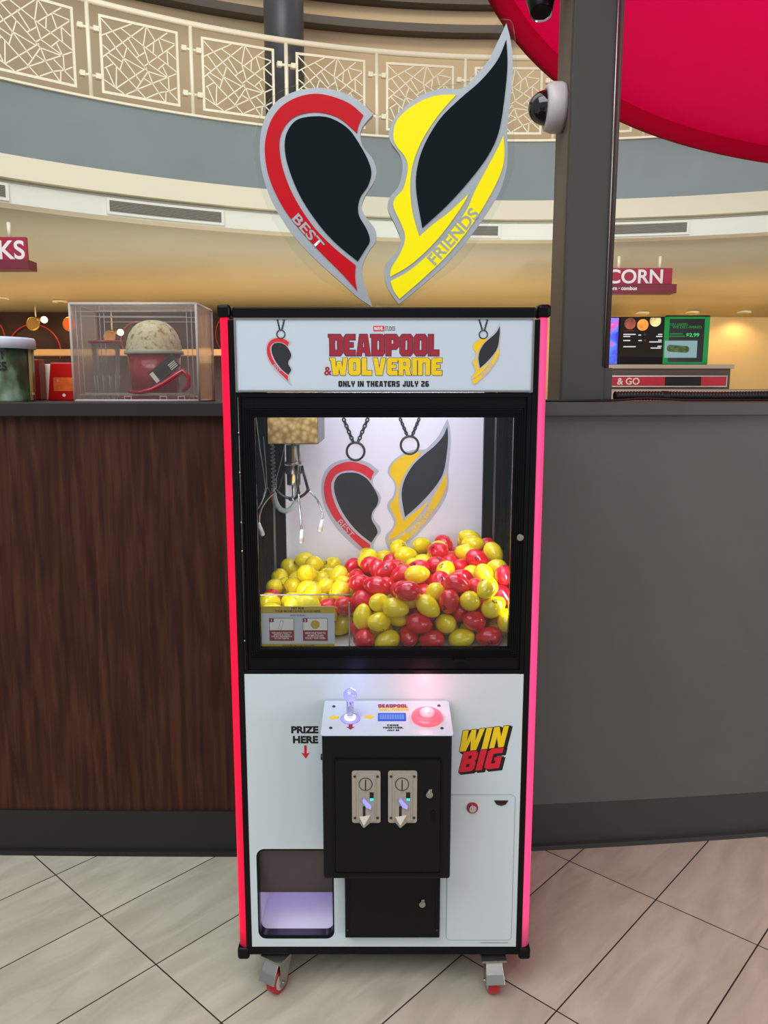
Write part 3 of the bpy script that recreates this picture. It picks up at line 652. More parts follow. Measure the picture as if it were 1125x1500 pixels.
# clear backing sheet around both halves
ap=[(540,1150,1),(300,1045),(130,850),(50,650),(35,480),(100,330),(250,272),(420,310),(520,400),(600,330),(740,285),(860,270),(940,180),(985,40),(1020,22),(1050,50),(1062,220),(1050,400),(1050,600),(980,780),(860,960),(720,1075),(600,1150,1)]
mb=MB(); mb.prism([sgn_pt(p,.075) for p in cr(ap)],.0735,.0785); mb.build('clear_backing','acrylic',hs)
mb=MB(); q0=sgn_pt((440,1140),.075); mb.box(-.07,.05,.071,.082,MT,q0[1]); 
mb.build('foot','acrylic',hs)
def chain(root,p,q,Y,r,n):
    mb=MB(); p,q=Vector(p),Vector(q); d=(q-p); L=d.length; d.normalize(); a=Vector((d.z,0,-d.x))
    for i in range(n):
        c=p+(q-p)*((i+.5)/n); h=L/n*.62; w=h*.75 if i%2==0 else h*.4
        mb.tube([c+d*h*math.cos(t*PI/5)+a*w*math.sin(t*PI/5)+Vector((0,0,0)) for t in range(10)],r,5,closed=True)
    return mb.build('chain','print_grey' if False else 'darkmetal',root)
def pendant(root,shape,which,anchor,apx,s,Y,style='print'):
    """print the artwork on plane Y: sign point `anchor` lands on photo pixel apx"""
    a0=sgn_pt(anchor); t=at(*apx,Y)
    F=lambda q:(t.x+(q[0]-a0[0])*s,t.z+(q[1]-a0[1])*s)
    nm=['heart_print','printed_band','printed_field','printed_plume']
    b=half(root,shape,which,F,Y-.0006,.0005,.0005,style,nm)
    if which=='L': text('BEST',Tdiag((247,860),-49,Y-.0014,F),'lettering','print_grey',b,width=dist2((205,790),(305,915),F),height=dist2((0,0),(0,50),F))
    else: text('FRIENDS',Tdiag((812,878),48,Y-.0014,F),'lettering','print_grey',b,width=dist2((725,975),(900,778),F),height=dist2((0,0),(0,52),F))
    return F
def ringchain(root,px,py,rpx,ytop,spread,Y,s):
    c=at(px,py,Y); r=abs(at(px+rpx,py,Y).x-c.x)
    mb=MB(); mb.tube([(c.x+r*math.cos(t*PI/12),Y-.0012,c.z+r*math.sin(t*PI/12)) for t in range(24)],r*.13,6,closed=True); mb.build('ring','darkmetal',root)
    for sg in (-1,1):
        q=at(px+sg*spread,ytop,Y); chain(root,(q.x,Y-.0012,q.z),(c.x+sg*r*.25,Y-.0012,c.z+r),Y,r*.085,8)
vs_=(at(0,672,.562).z-at(0,828,.562).z)/(sgn_pt((290,297))[1]-sgn_pt((497,1153))[1])
vh_=(at(0,493,.003).z-at(0,564.4,.003).z)/(sgn_pt((290,297))[1]-sgn_pt((497,1153))[1])
ringchain(hd,411.5,489.5,6,468.5,5,.003,1); ringchain(hd,708,490,6,468.5,6,.003,1)
pendant(hd,HL,'L',(290,297),(409,493),vh_,.0028); pendant(hd,HR,'R',(562,470),(692,507.5),vh_*1.02,.0028)

# --- door with ribbed frame around the window
GX0,GX1,GZ0,GZ1=-.3205,.3215,.993,1.586
mb=MB(); mb.frame(-.362,.362,.926,1.646,.010,.004,.03)
mb.box(-.352,GX0,.010,.03,.936,1.636); mb.box(GX1,.352,.010,.03,.936,1.636); mb.box(GX0,GX1,.010,.03,.936,GZ0); mb.box(GX0,GX1,.010,.03,GZ1,1.636)
door=P('door',mb,'black',.0008)
mb=MB()
for i in range(5):
    g=.003+i*.0052; mb.frame(GX0-g-.0016,GX1+g+.0016,GZ0-g-.0016,GZ1+g+.0016,.0022,.0065,.0102)
mb.build('ribbing','black',door)
mb=MB(); mb.box(GX0,GX1,.020,.023,GZ0,GZ1); mb.build('window_pane','glass',door)
k=at(761.5,787,.008)
mb=MB(); mb.cyl((k.x,.011,k.z),(k.x,.002,k.z),.0085,n=24); mb.box(k.x-.0015,k.x+.0015,.0008,.002,k.z-.004,k.z+.004); mb.build('lock','steel',door,.0006)
k=at(673,966,.006); mb=MB(); mb.prism(rrect(k.x-.016,k.x+.016,k.z-.003,k.z+.003,.003),-.004,.010); mb.build('latch_lip','blackgloss',door,.001)
mb=MB(); h0=at(348,590,.0); mb.cyl((-.3575,.0025,.94),(-.3575,.0025,1.635),.0022,n=8); mb.build('hinge_rod','darkmetal',door)
for py in (634,692,765,807,938):
    k=at(352,py,.002); mb=MB(); mb.sphere((-.3575,-.001,k.z),.0028,u=10,v=6); mb.build('hinge_rivet','steel',door)

# --- interior cabinet
mb=MB(); mb.box(-.372,.372,.574,.585,.96,1.79); P('rear_lining',mb,'darkmetal')
mb=MB(); mb.box(at(408,700,.568).x,at(727,700,.568).x,.566,.574,.96,1.80); bp=P('poster_board',mb,'backlit')
mb=MB(); mb.box(at(408,700,.568).x,at(419,700,.56).x,.556,.566,.96,1.80); mb.build('folded_edge','backlit',bp)
mb=MB(); mb.box(-.376,.376,.03,.57,.945,.955); P('playfield_support',mb,'black')
for sx in (-1,1):
    x=sx*.366; mb=MB(); mb.box(min(x,x-sx*.05),max(x,x-sx*.05),.545,.574,.96,1.8); P('inner_post',mb,'black',.002)
    mb=MB(); mb.box(min(x-sx*.012,x-sx*.018),max(x-sx*.012,x-sx*.018),.538,.545,.96,1.8); P('inner_trim',mb,'steel')
mb=MB(); mb.box(-.37,.37,.03,.57,1.80,1.815); P('inner_ceiling',mb,'backlit')
E1=bpy.data.lights.new('cabinet_led','AREA')
pendant(bp,HL,'L',(290,297),(515.5,672),vs_,.5655); pendant(bp,HR,'R',(562,470),(568,689),vs_*1.0,.5655)
ringchain(bp,521,661,13,613,18,.566,1); ringchain(bp,600,652,13,613,14,.566,1)
# bed under the eggs
def ss(a,b,x): t=max(0,min(1,(x-a)/(b-a))); return t*t*(3-2*t)
def bed(x,y): return .962+(y-.03)/.55*(0.050+.095*ss(-.17,.02,x))+.012*ss(.1,.33,x)
n=20; vs=[];fs=[]
for i in range(n+1):
    for j in range(n+1):
        x=-.352+.704*i/n; y=.032+.53*j/n; vs.append((x,y,bed(x,y)-.003))
for i in range(n):
    for j in range(n): fs.append((i*(n+1)+j,(i+1)*(n+1)+j,(i+1)*(n+1)+j+1,i*(n+1)+j+1))
mb=MB(); mb._add(vs,fs,True); P('prize_bed',mb,mat('white bed liner',(225,222,218),.5))
# --- prize chute of clear acrylic
cx0,cx1,cyb,czt=-.345,at(513,930,.036).x,.112,1.108
mb=MB(); mb.box(cx1-.004,cx1,.036,cyb,.96,czt); ch=P('prize_chute',mb,'acrylic',label='clear acrylic chute walls')
mb=MB(); mb.box(cx0,cx1-.004,cyb-.004,cyb,.96,czt); mb.build('rear_wall','acrylic',ch)
mb=MB(); mb.box(cx1-.0042,cx1+.0002,.0335,.036,.96,czt+.001); mb.box(cx0,cx1,cyb-.0045,cyb+.0005,czt,czt+.002); mb.build('polished_edge',mat('acrylic edge',(150,142,146),.3),ch)
# sign card on the inside of the glass
a=at(382.5,888,.028); b=at(490.5,948,.028); cw=b.x-a.x; chh=a.z-b.z
card=empty if False else None
mb=MB(); mb.prism(rrect(a.x,b.x,b.z,a.z,.004),.0265,.0285); cd=P('instruction_card',mb,mat('card white',(205,208,220),.5))
def cardT(u,v,l=.0004): return upright((a.x+u*cw,.0265-l,a.z-v*chh))
def crect(name,m,u0,u1,v0,v1,l=.0003,r=0):
    mb=MB(); x0,x1,z0,z1=a.x+u0*cw,a.x+u1*cw,a.z-v1*chh,a.z-v0*chh
    mb.prism(rrect(x0,x1,z0,z1,r) if r else [(x0,z0),(x1,z0),(x1,z1),(x0,z1)],.0265-l,.0266); return mb.build(name,m,cd)
crect('gold_band','goldink',0,1,0,.165,r=0); crect('gold_band','goldink',0,1,.91,1)
text('HEY BUB',cardT(.5,.045),'lettering','ink',cd,width=.17*cw,height=.055*chh,bold=.03)
text('YOUR MONEY IS NO GOOD HERE.',cardT(.5,.115),'lettering','ink',cd,width=.63*cw,height=.055*chh,bold=.03)
text('HOW TO PLAY:',cardT(.5,.22),'lettering','ink',cd,width=.21*cw,height=.04*chh,bold=.02)
text('ONE TOKEN PER TICKET PURCHASED',cardT(.5,.955),'lettering','ink',cd,width=.44*cw,height=.035*chh,bold=.02)
for u0,n_,t1 in ((.105,'1','PURCHASE A TICKET TO\nAND GET A TOKEN\nFOR ANY PERFORMANCE\nAT THIS THEATRE'),(.565,'2','SHOW YOUR TICKET TO\nAN EMPLOYEE AND\nCOLLECT YOUR TOKEN.')):
    crect('step_outline','ink',u0,u0+.34,.285,.84,.0002,.0015); crect('step_field',M['instr'] if 'instr' in M else 'whiteink',u0+.006,u0+.334,.295,.60,.0003)
    crect('step_box','crimson',u0,u0+.34,.58,.84,.0004,.002); crect('step_number','crimson',u0,u0+.065,.285,.385,.0005,.002)
    text(n_,cardT(u0+.033,.335,.0007),'lettering','whiteink',cd,height=.06*chh,bold=.03)
    text(t1,cardT(u0+.17,.71,.0006),'lettering','whiteink',cd,width=.28*cw,height=.17*chh,bold=.02)
mb=MB(); c=(a.x+.735*cw,a.z-.44*chh); mb.cyl((c[0],.0258,c[1]),(c[0],.0266,c[1]),.062*cw,n=28); mb.build('token_print','goldink',cd)
mb=MB(); c=(a.x+.265*cw,a.z-.45*chh); mb.T=Matrix.Translation((c[0],0,c[1]))@Matrix.Rotation(math.radians(14),4,'Y'); mb.frame(-.018*cw,.024*cw,-.11*chh,.11*chh,.0006,.0256,.0266); mb.build('ticket_print','ink',cd)

# --- claw and carriage
ca=at(391,613,.20); cb=at(466,651,.20)
mb=MB(); mb.box(ca.x,cb.x+.0,.205,.44,cb.z,1.78); car=P('carriage',mb,'darkmetal',.002)
mb=MB(); mb.box(ca.x+.001,cb.x-.001,.2,.205,cb.z+.002,1.775); mb.build('front_plate','hammered',car,.001)
YC=.30
def c3(px,py,dy=0): return at(px,py,YC+dy)
ax=c3(429.5,660).x
def zc(py): return c3(430,py).z
pxs=abs(c3(431,660).x-c3(430,660).x)

mb=MB(); L_=lambda r0,r1,y0,y1:mb.cyl((ax,YC,zc(y0)),(ax,YC,zc(y1)),r0*pxs,r1*pxs,24)
L_(3.2,3.2,648,655); L_(10.5,10.5,652,676); L_(12.5,12.5,676,680); L_(12,12,682,694); L_(10,10,694,710); L_(3,3,708,733); L_(8,8,728,733)
cl=P('claw',mb,'steel',.0008,label='steel claw head')
mb=MB(); mb.box(ax-.6*pxs,ax+3*pxs,YC-11.5*pxs,YC-10*pxs,zc(706),zc(655)); mb.build('solenoid_strip','brass',cl,.0005)
tips=[(-1,'L'),(1,'R'),(0,'C')]
def bez(P4,n=12):
    out=[]
    for i in range(n+1):
        t=i/n; out.append(P4[0]*(1-t)**3+P4[1]*3*t*(1-t)**2+P4[2]*3*t*t*(1-t)+P4[3]*t**3)
    return out
for kk,(pa,pb,pc,pd,pe,tp0,tp1) in enumerate([
  ((419,682,0),(406,719,0),(383,735,0),(379,750,0),(379.5,767,0),(379.5,768,0),(384.5,784,0)),
  ((442,682,0),(451.5,718,0),(468,732,0),(474,748,0),(471.5,762,0),(471.5,763,0),(468,779,0)),
  ((434,682,-.03),(437,722,-.055),(438,742,-.075),(441,760,-.08),(442,778,-.07),(442,778,-.07),(441.5,795,-.06))]):
    A=c3(*pa);B=c3(*pb);C1=c3(*pc);C2=c3(*pd);E_=c3(*pe)
    mb=MB(); mb.tube([A,B],.0042,8); f=mb.build('finger_link','darkmetal',cl)
    H=c3(429.5,731); mid=(H+B)/2+Vector((0,0,-.008))
    mb=MB(); mb.tube(bez([B,B+(mid-B)*.6+Vector((0,0,-.004)),mid,H]),.0042,8); mb.sphere(B,.0062,u=10,v=6); mb.build('cross_link','darkmetal',cl)
    mb=MB(); mb.tube(bez([B,C1,C2,E_],16),.0028,8); g=mb.build('finger','chrome',cl)
    T0=c3(*tp0);T1=c3(*tp1)
    mb=MB(); mb.cyl(T0-(T1-T0)*.15,T0+(T1-T0)*.85,.0042,.0078,14); mb.sphere(T0+(T1-T0)*.86,.0078,u=14,v=8); mb.build('finger_tip','tipwhite',cl,label='white rubber claw tip')
# coiled cord and loose wires
def coil(path,R,r,turns,n=14):
    pts=[]; P_=[Vector(p) for p in path]; m=len(P_)-1; N_=turns*n; prev=None
    for i in range(N_+1):
        t=i/N_*m; j=min(int(t),m-1); fr=t-j; c=P_[j].lerp(P_[j+1],fr); d=(P_[min(j+1,m)]-P_[max(j-1,0)] if fr<.5 else P_[min(j+2,m)]-P_[j]).normalized()
        a=Vector((0,1,0)); b=d.cross(a).normalized(); th=2*PI*i/n
        pts.append(c+(a*math.cos(th)+b*math.sin(th))*R)
    mb=MB(); mb.tube(pts,r,5); return mb
cp_=[c3(399,648,.05),c3(400,680,.05),c3(401,715,.05)]+bez([c3(401,720,.05),c3(403,757,.04),c3(430,756,.0),c3(435,728,-.005)],14)
coil(cp_,.0062,.0017,96).build('coiled_cord','cord',cl)
for pts,m in (([(375,610,.08),(381,660,.08),(386,690,.1),(389,715,.1),(384,735,.06),(378,745,.02)],'cord'),([(386,640,.05),(390,690,.05),(391,715,.03),(386,730,.0),(379,744,0)],'cord'),([(417,650,.06),(412,675,.06),(405,700,.04),(404,715,.01)],'cord'),([(391,712,.03),(396,722,.02),(400,738,.02)],'print_red')):
    mb=MB(); mb.tube([c3(*p) for p in pts],.0016,6); mb.build('wire',m,car)

# --- lower front panel with openings
def PZ(px,py,Y=0): p=at(px,py,Y); return p
pz_a=at(374,1243,.006); pz_b=at(490,1374,.006)
hx0,hx1,hz0,hz1=-.3525,pz_b.x+.0,pz_b.z,pz_a.z
hx0=at(377,1300,.006).x
me=curve_mesh([[(-.362,.143),(.362,.143),(.362,.926),(-.362,.926)],rrect(hx0,hx1,hz0,hz1,.022)],.0035)
lp=put(me,upright((0,.0075,0)),'lower_panel','white',cmc)
# black opening liner + recess
mb=MB(); o1=rrect(hx0,hx1,hz0,hz1,.022,8); o2=rrect(hx0+.004,hx1-.004,hz0+.011,hz1-.004,.020,8); n=len(o1)
vs=[(p[0],.0035,p[1]) for p in o1]+[(p[0],.0035,p[1]) for p in o2]+[(p[0],.030,p[1]) for p in o1]+[(p[0],.030,p[1]) for p in o2]
fs=[]
for i in range(n):
    j=(i+1)%n; fs+=[(i,j,n+j,n+i),(2*n+i,2*n+j,3*n+j,3*n+i),(i,j,2*n+j,2*n+i),(n+i,n+j,3*n+j,3*n+i)]
mb._add(vs,fs); P('opening_liner',mb,'blackgloss')
rb=.27; zf=hz0+.004
mb=MB(); mb.box(hx0-.004,hx0-.001,.011,rb,hz0-.004,hz1+.10); mb.box(hx1+.001,hx1+.004,.011,rb,hz0-.004,hz1+.10); mb.box(hx0-.004,hx1+.004,rb,rb+.004,hz0-.004,hz1+.10); mb.box(hx0-.004,hx1+.004,.011,rb,hz0-.008,hz0-.004)
bin_=P('prize_bin',mb,mat('spill tinted bin liner',(206,202,214),.35))  # lavender tint of the LED spill is put into this colour
mb=MB()
ze=hz1-.45*(hz1-hz0)-.78*.055
mb._add([(hx0-.001,.014,hz1+.012),(hx1+.001,.014,hz1+.012),(hx1+.001,.055,ze),(hx0-.001,.055,ze),(hx0-.001,.018,hz1+.014),(hx1+.001,.018,hz1+.014),(hx1+.001,.059,ze+.002),(hx0-.001,.059,ze+.002)],[(0,1,2,3),(4,5,6,7),(0,1,5,4),(2,3,7,6),(0,3,7,4),(1,2,6,5)])
mb.build('bin_flap',mat('dark brown flap',(72,62,64),.35),bin_,label='dark hinged flap')
mb=MB(); mb.box(hx0-.001,hx1+.001,rb-.006,rb,hz0+.05,hz0+.056); mb.build('bin_ledge',M['backlit'],bin_)
for t_,px_,py_,w_,h_ in (('PRIZE',446.5,1069,40,10.5),('HERE',447.5,1083.5,37,11)):
    p=at(px_,py_,.0035); text(t_,upright((p.x,.0035,p.z)),'lettering','ink',lp,width=wpx(px_-w_/2,px_+w_/2,py_),height=hpx(py_-h_/2,py_+h_/2),bold=.05)
def arrow(px,py,w,h,m,parent,down=True):
    p=at(px,py,.0035); s=wpx(0,1,py); W,H=w*s/2,h*hpx(py-.5,py+.5)/2
    pts=[(p.x,p.z-H),(p.x+W,p.z-H*.1),(p.x+W*.3,p.z-H*.25),(p.x+W*.3,p.z+H),(p.x-W*.3,p.z+H),(p.x-W*.3,p.z-H*.25),(p.x-W,p.z-H*.1)]
    mb=MB(); mb.prism(pts,.0032,.0042); mb.build('arrow_print',m,parent)
arrow(447.5,1101.5,12.5,19,'redink',lp)
# WIN BIG lettering
for t_,px_,py_,w_,h_,m_ in (('wIN',708,1082,67,31,'yellowink'),('BIG',705,1113,59,30,'redink')):
    for (dx,dy,l,mm,of) in ((4,2.5,.0002,'ink',.0022),(2,1.2,.0003,'ink',.0022),(0,0,.0004,'ink',.0012),(0,0,.0009,m_,0)):
        p=at(px_+dx,py_+dy,.004); block(t_,upright((p.x,.004-l,p.z)),'lettering',mm,lp,wpx(px_-w_/2,px_+w_/2,py_),hpx(py_-h_/2,py_+h_/2),gap=.1,offset=of,skew=.22,lift=.12)
# fine print line
mb=MB(); a_=at(704,1380.5,.0035); b_=at(744,1381.5,.0035); mb.box(a_.x,b_.x,.0033,.004,b_.z,a_.z); mb.build('fine_print','zinc',lp)
# service door outline
def ringplate(name,x0,x1,z0,z1,r,w,m,parent,y0=.0030,y1=.0045):
    mb=MB(); A=rrect(x0,x1,z0,z1,r,6); B=rrect(x0+w,x1-w,z0+w,z1-w,max(r-w,.001),6); n=len(A)
    vs=[(p[0],y0,p[1]) for p in A]+[(p[0],y0,p[1]) for p in B]+[(p[0],y1,p[1]) for p in A]+[(p[0],y1,p[1]) for p in B]; fs=[]
    for i in range(n):
        j=(i+1)%n; fs+=[(i,j,n+j,n+i),(2*n+i,2*n+j,3*n+j,3*n+i),(i,j,2*n+j,2*n+i),(n+i,n+j,3*n+j,3*n+i)]
    mb._add(vs,fs); return mb.build(name,m,parent)
a_=at(656,1164,.0035); b_=at(749,1377,.0035)
mb=MB(); mb.prism(rrect(a_.x+.001,b_.x-.001,b_.z+.001,a_.z-.001,.011),.0022,.0038); sd=P('service_door',mb,'white',.0006)
ringplate('door_gap',a_.x,b_.x,b_.z,a_.z,.012,.0011,mat('panel gap',(120,130,132),.6),sd,.0028,.0042)
k=at(692,1183,.002)
mb=MB(); mb.cyl((k.x,.003,k.z),(k.x,-.001,k.z),.0155,n=28); l1=mb.build('lock_ring','redplastic',sd,.001)
mb=MB(); mb.cyl((k.x,0,k.z),(k.x,-.007,k.z),.0098,n=24); mb.cyl((k.x,-.007,k.z),(k.x,-.0085,k.z),.005,n=16); mb.build('lock','chrome',sd,.0008)
k=at(734,1176,.002)
mb=MB(); mb.prism([(k.x-.019,k.z+.007),(k.x+.019,k.z+.007),(k.x+.012,k.z-.004),(k.x,k.z-.008),(k.x-.012,k.z-.004)],-.0005,.003); mb.build('pull_recess','rubber',sd,.001)
mb=MB(); mb.prism([(k.x-.012,k.z+.001),(k.x+.012,k.z+.001),(k.x+.006,k.z-.0045),(k.x-.006,k.z-.0045)],-.002,-.0003); mb.build('pull_lip','darkmetal',sd,.0006)

# --- control console
kw=.3143; kx0=at(478,1027,0).x; kx1=at(655,1027,0).x; ky=-.145; kz=.827; kb=at(560,1288,ky).z; kzb=.854
kx0f,kx1f=kx0-.001,kx1+.001
mb=MB(); mb._add([(kx0f,.004,kb),(kx1f,.004,kb),(kx1f,ky,kb),(kx0f,ky,kb),(kx0f,.004,kzb),(kx1f,.004,kzb),(kx1f,ky,kz),(kx0f,ky,kz)],[(0,1,2,3),(4,5,6,7),(0,1,5,4),(1,2,6,5),(2,3,7,6),(3,0,4,7)])
cs=P('control_console',mb,'consoleblack',.006)
slope=math.atan2(kzb-kz,.145); TC=Matrix.Translation((0,ky,kz))@Matrix.Rotation(slope,4,'X')   # local x,y along the plate, z out of it
Ln=.145/math.cos(slope)
def plate_xy(px,py):
    d=ray(px,py); nrm=Vector((0,-math.sin(slope),math.cos(slope))); o=Vector((0,ky,kz+.003)); t=(o-CAM).dot(nrm)/d.dot(nrm); q=CAM+d*t
    l=TC.inverted()@q; return l.x,l.y
mb=MB(); mb.T=TC; mb.prismz(rrect(kx0f-.003,kx1f+.003,-.004,Ln-.002,.007),0,.003); pl_=mb.build('top_plate','header',cs,.0008)
for q in ((489,1035),(484.5,1066.5),(643,1034),(647.5,1067)):
    x,y=plate_xy(*q); mb=MB(); mb.T=TC; mb.cyl((x,y,.003),(x,y,.0048),.0045,.0036,14); mb.build('screw','darkmetal',cs)
jx,jy=plate_xy(513,1053)
mb=MB(); mb.T=TC; mb.lathe([(0,.003),(.024,.003),(.025,.0045),(.019,.007),(.012,.008),(0,.008)],c=(jx,jy,0),n=32); js=mb.build('joystick','acrylic',cs,label='clear lit joystick'); js.data.materials[0]=mat('lavender clear plastic',(178,170,235),.15,coat=.5,emit=(120,110,255),es=.25,trans=.3)

mb=MB(); mb.T=TC; mb.lathe([(.009,.006),(.014,.0075),(.0145,.011),(.009,.011),(.009,.006)],c=(jx,jy-.002,0),n=24); j2=mb.build('joystick_lamp',emis('white led',(205,210,255),2.2),cs)
mb=MB(); mb.cyl(TC@Vector((jx,jy,.007)),TC@Vector((jx,jy,.007))+Vector((0,0,.042)),.0095,.0085,16); mb.build('joystick_shaft',mat('violet clear shaft',(200,198,225),.08,trans=.85,coat=.5),cs)
q=TC@Vector((jx,jy,.007))+Vector((0,0,.058)); mb=MB(); mb.sphere(q,.0178); mb.build('joystick_ball',mat('violet clear ball',(205,205,245),.05,trans=.75,coat=.8,emit=(125,120,255),es=.28),cs)
def plarrow(px,py,dx,dy,m):
    x,y=plate_xy(px,py); mb=MB(); r=.011; D=Vector((dx,dy)); Nn=Vector((-dy,dx)); o=Vector((x,y))
    sc=1.15 if dx else 1.0
    P7=[o+D*r*sc,o+Nn*r*.95,o+Nn*r*.45,o+Nn*r*.45-D*r*sc,o-Nn*r*.45-D*r*sc,o-Nn*r*.45,o-Nn*r*.95]
    mb.T=TC; mb.prismz([tuple(v) for v in P7],.0028,.0036); mb.build('arrow_print',m,pl_)
plarrow(489,1051,-1,0,'print_yellow'); plarrow(541,1050.5,1,0,'print_yellow'); plarrow(513.5,1065,0,-1,'crimson')
x0,y0=plate_xy(553.5,1056.5); x1,y1=plate_xy(594.5,1045)
mb=MB(); mb.T=TC; mb.box(x0,x1,y0,y1,.003,.0042); mb.build('display',emis('blue lcd',(50,92,226),.85),cs,label='blue lit display')
mb=MB(); mb.T=TC
for i in range(10):
    xx=x0+.004+i*(x1-x0-.008)/10; mb.box(xx,xx+.0052,y0+.007,y1-.006,.0042,.0045)
mb.build('display_digits',emis('pale blue segments',(110,150,245),.9),cs)
def TP(px,py,l=.0034):
    x,y=plate_xy(px,py); return TC@Matrix.Translation((x,y,l))
wl=lambda a,b,y: plate_xy(b,y)[0]-plate_xy(a,y)[0]; hl=lambda a,b: plate_xy(575,a)[1]-plate_xy(575,b)[1]
block('DEADPOOL',TP(575.5,1034.3),'lettering','crimson',pl_,wl(554,597,1034),hl(1032,1036.8),gap=.08)
block('WOLVERInE',TP(577,1039.3),'lettering','yellowink',pl_,wl(556,599,1039),hl(1037.4,1041),gap=.08)
block('COME',TP(575.5,1062.7),'lettering','ink',pl_,wl(567,584,1062),hl(1061.6,1064),gap=.14)
block('TOGETHER.',TP(576,1066.2),'lettering','ink',pl_,wl(560.5,591,1066),hl(1065,1067.5),gap=.12)
block('JULY 26',TP(576,1069.9),'lettering','ink',pl_,wl(567.5,585,1070),hl(1068.8,1071),gap=.12)
bx,by=plate_xy(625.5,1052)
mb=MB(); mb.T=TC; mb.lathe([(0,.003),(.039,.003),(.0395,.008),(.037,.013),(.030,.0165),(.020,.0175),(0,.018)],c=(bx,by,0),n=40); b1=mb.build('push_button',mat('lit pink ring',(250,90,105),.3,coat=.4,emit=(255,70,90),es=.85),cs,label='round pink lit push button')
mb=MB(); mb.T=TC; mb.lathe([(.019,.0172),(.019,.022),(.014,.026),(.0,.0275)],c=(bx,by,0),n=32); mb.build('button_cap',mat('pink button cap',(255,170,180),.2,coat=.5,emit=(255,120,135),es=.55),cs)
for (lx,ly,lz,c_,e_) in ((bx,by+.02,.05,(1,.25,.33),.22),(jx+.01,jy+.03,.075,(.35,.35,1),.10)):
    L=bpy.data.lights.new('button_lamp','POINT'); L.energy=e_; L.color=c_; L.shadow_soft_size=.012
    o=bpy.data.objects.new('button_lamp',L); COL.objects.link(o); o.location=TC@Vector((lx,ly,lz))
# console door and coin slots
fy=ky
da=at(489,1112,fy); db=at(645,1278,fy)
mb=MB(); mb.prism(rrect(da.x+.0025,db.x-.0025,db.z+.0025,da.z-.0025,.002),fy-.003,fy+.002); cdoor=mb.build('coin_door','consoleblack',cs,.001)
ringplate('door_frame',da.x-.002,db.x+.002,db.z-.002,da.z+.002,.004,.0035,'blackgloss',cs,fy-.004,fy+.001)
for px0,px1 in ((515.5,557.5),(568.5,610.5)):
    a_=at(px0,1127.5,fy); b_=at(px1,1203,fy); w=b_.x-a_.x; h=a_.z-b_.z; X=lambda u:a_.x+u*w; Z=lambda v:a_.z-v*h; y=fy-.003
    mb=MB(); mb.prism(rrect(a_.x,b_.x,b_.z,a_.z,.006,6),y-.005,y)
    mb.prism(rrect(X(.16),X(.84),Z(.97),Z(.03),.004,4),y-.0075,y-.005); mb.prism(rrect(X(.24),X(.78),Z(.96),Z(.04),.003,4),y-.0085,y-.0075)
    cpn=mb.build('coin_slot','zinc',cdoor if False else cs,.0007,label='metal coin slot plate')
    y2=y-.0085; s_=w/42.0
    mb=MB(); c=(X(.48),Z(.235)); mb.cyl((c[0],y2+.0003,c[1]),(c[0],y2-.0006,c[1]),10.2*s_,n=30); mb.build('entry_ring','darkmetal',cpn); mb=MB(); mb.cyl((c[0],y2,c[1]),(c[0],y2-.002,c[1]),9*s_,n=30); mb.cyl((c[0],y2-.002,c[1]),(c[0],y2-.004,c[1]),7.6*s_,n=30); mb.build('coin_entry','zinc',cpn,.0006)
    mb=MB(); mb.box(c[0]-.0014,c[0]+.0014,y2-.0045,y2-.0035,c[1]-.0135,c[1]+.0135); mb.build('slit','rubber',cpn)
    for u,v in ((.1,.1),(.9,.1),(.1,.9),(.9,.9)):
        mb=MB(); mb.cyl((X(u),y-.005,Z(v)),(X(u),y-.0065,Z(v)),.0034,.0028,12); mb.box(X(u)-.0004,X(u)+.0004,y-.0068,y-.0064,Z(v)-.002,Z(v)+.002); mb.build('screw','darkmetal',cpn)
    mb=MB(); mb.box(X(.62),X(.76),y2-.001,y2,Z(.50),Z(.39)); mb.build('credit_window','ink',cpn)
    mb=MB(); mb.box(X(.64),X(.75),y2-.002,y2-.001,Z(.545),Z(.505)); mb.build('status_lamp',emis('cyan led',(20,225,235),1.5),cpn)
    mb=MB(); mb.prism([(X(.36),Z(.535)),(X(.42),Z(.49)),(X(.69),Z(.64)),(X(.66),Z(.70)),(X(.5),Z(.66))],y2-.008,y2); mb.build('reject_lever',mat('lilac lit lever',(170,170,230),.25,coat=.5,emit=(90,100,255),es=.25),cpn,.001)
    mb=MB(); mb.prism([(X(.38),Z(.66)),(X(.47),Z(.66)),(X(.47),Z(.88)),(X(.38),Z(.88))],y2-.0008,y2+.0002); mb.build('return_slit','rubber',cpn)
    mb=MB(); zb_=Z(.84)
    V=[(X(.24),y2,Z(.86)),(X(.66),y2,Z(.82)),(X(.44),y2-.014,Z(.965)),(X(.40),y2-.014,Z(.965)),(X(.24),y2,Z(.975)),(X(.66),y2,Z(.975)),(X(.44),y2-.014,Z(1.02)),(X(.40),y2-.014,Z(1.02))]
    mb._add(V,[(0,3,7,4),(1,2,6,5),(3,2,6,7),(0,1,2,3),(4,5,6,7),(0,4,5,1)]); mb.build('return_cup','zinc',cpn,.0008)
def camlock(parent,px,py,y):
    k=at(px,py,y); mb=MB(); mb.cyl((k.x,y,k.z),(k.x,y-.006,k.z),.0092,.0085,24); mb.cyl((k.x,y-.006,k.z),(k.x,y-.0075,k.z),.0055,n=16); mb.prism([(k.x-.004,k.z+.004),(k.x+.006,k.z+.004),(k.x+.006,k.z+.014),(k.x-.002,k.z+.013)],y-.004,y); return mb.build('lock','steel',parent,.0008)
camlock(cs,629,1163,fy-.003)
k=at(634.5,1195,fy); mb=MB(); mb.prism(rrect(k.x-.0045,k.x+.0045,k.z-.016,k.z+.016,.0045),fy-.006,fy-.003); mb.build('pull_tab','blackgloss',cs,.0012)
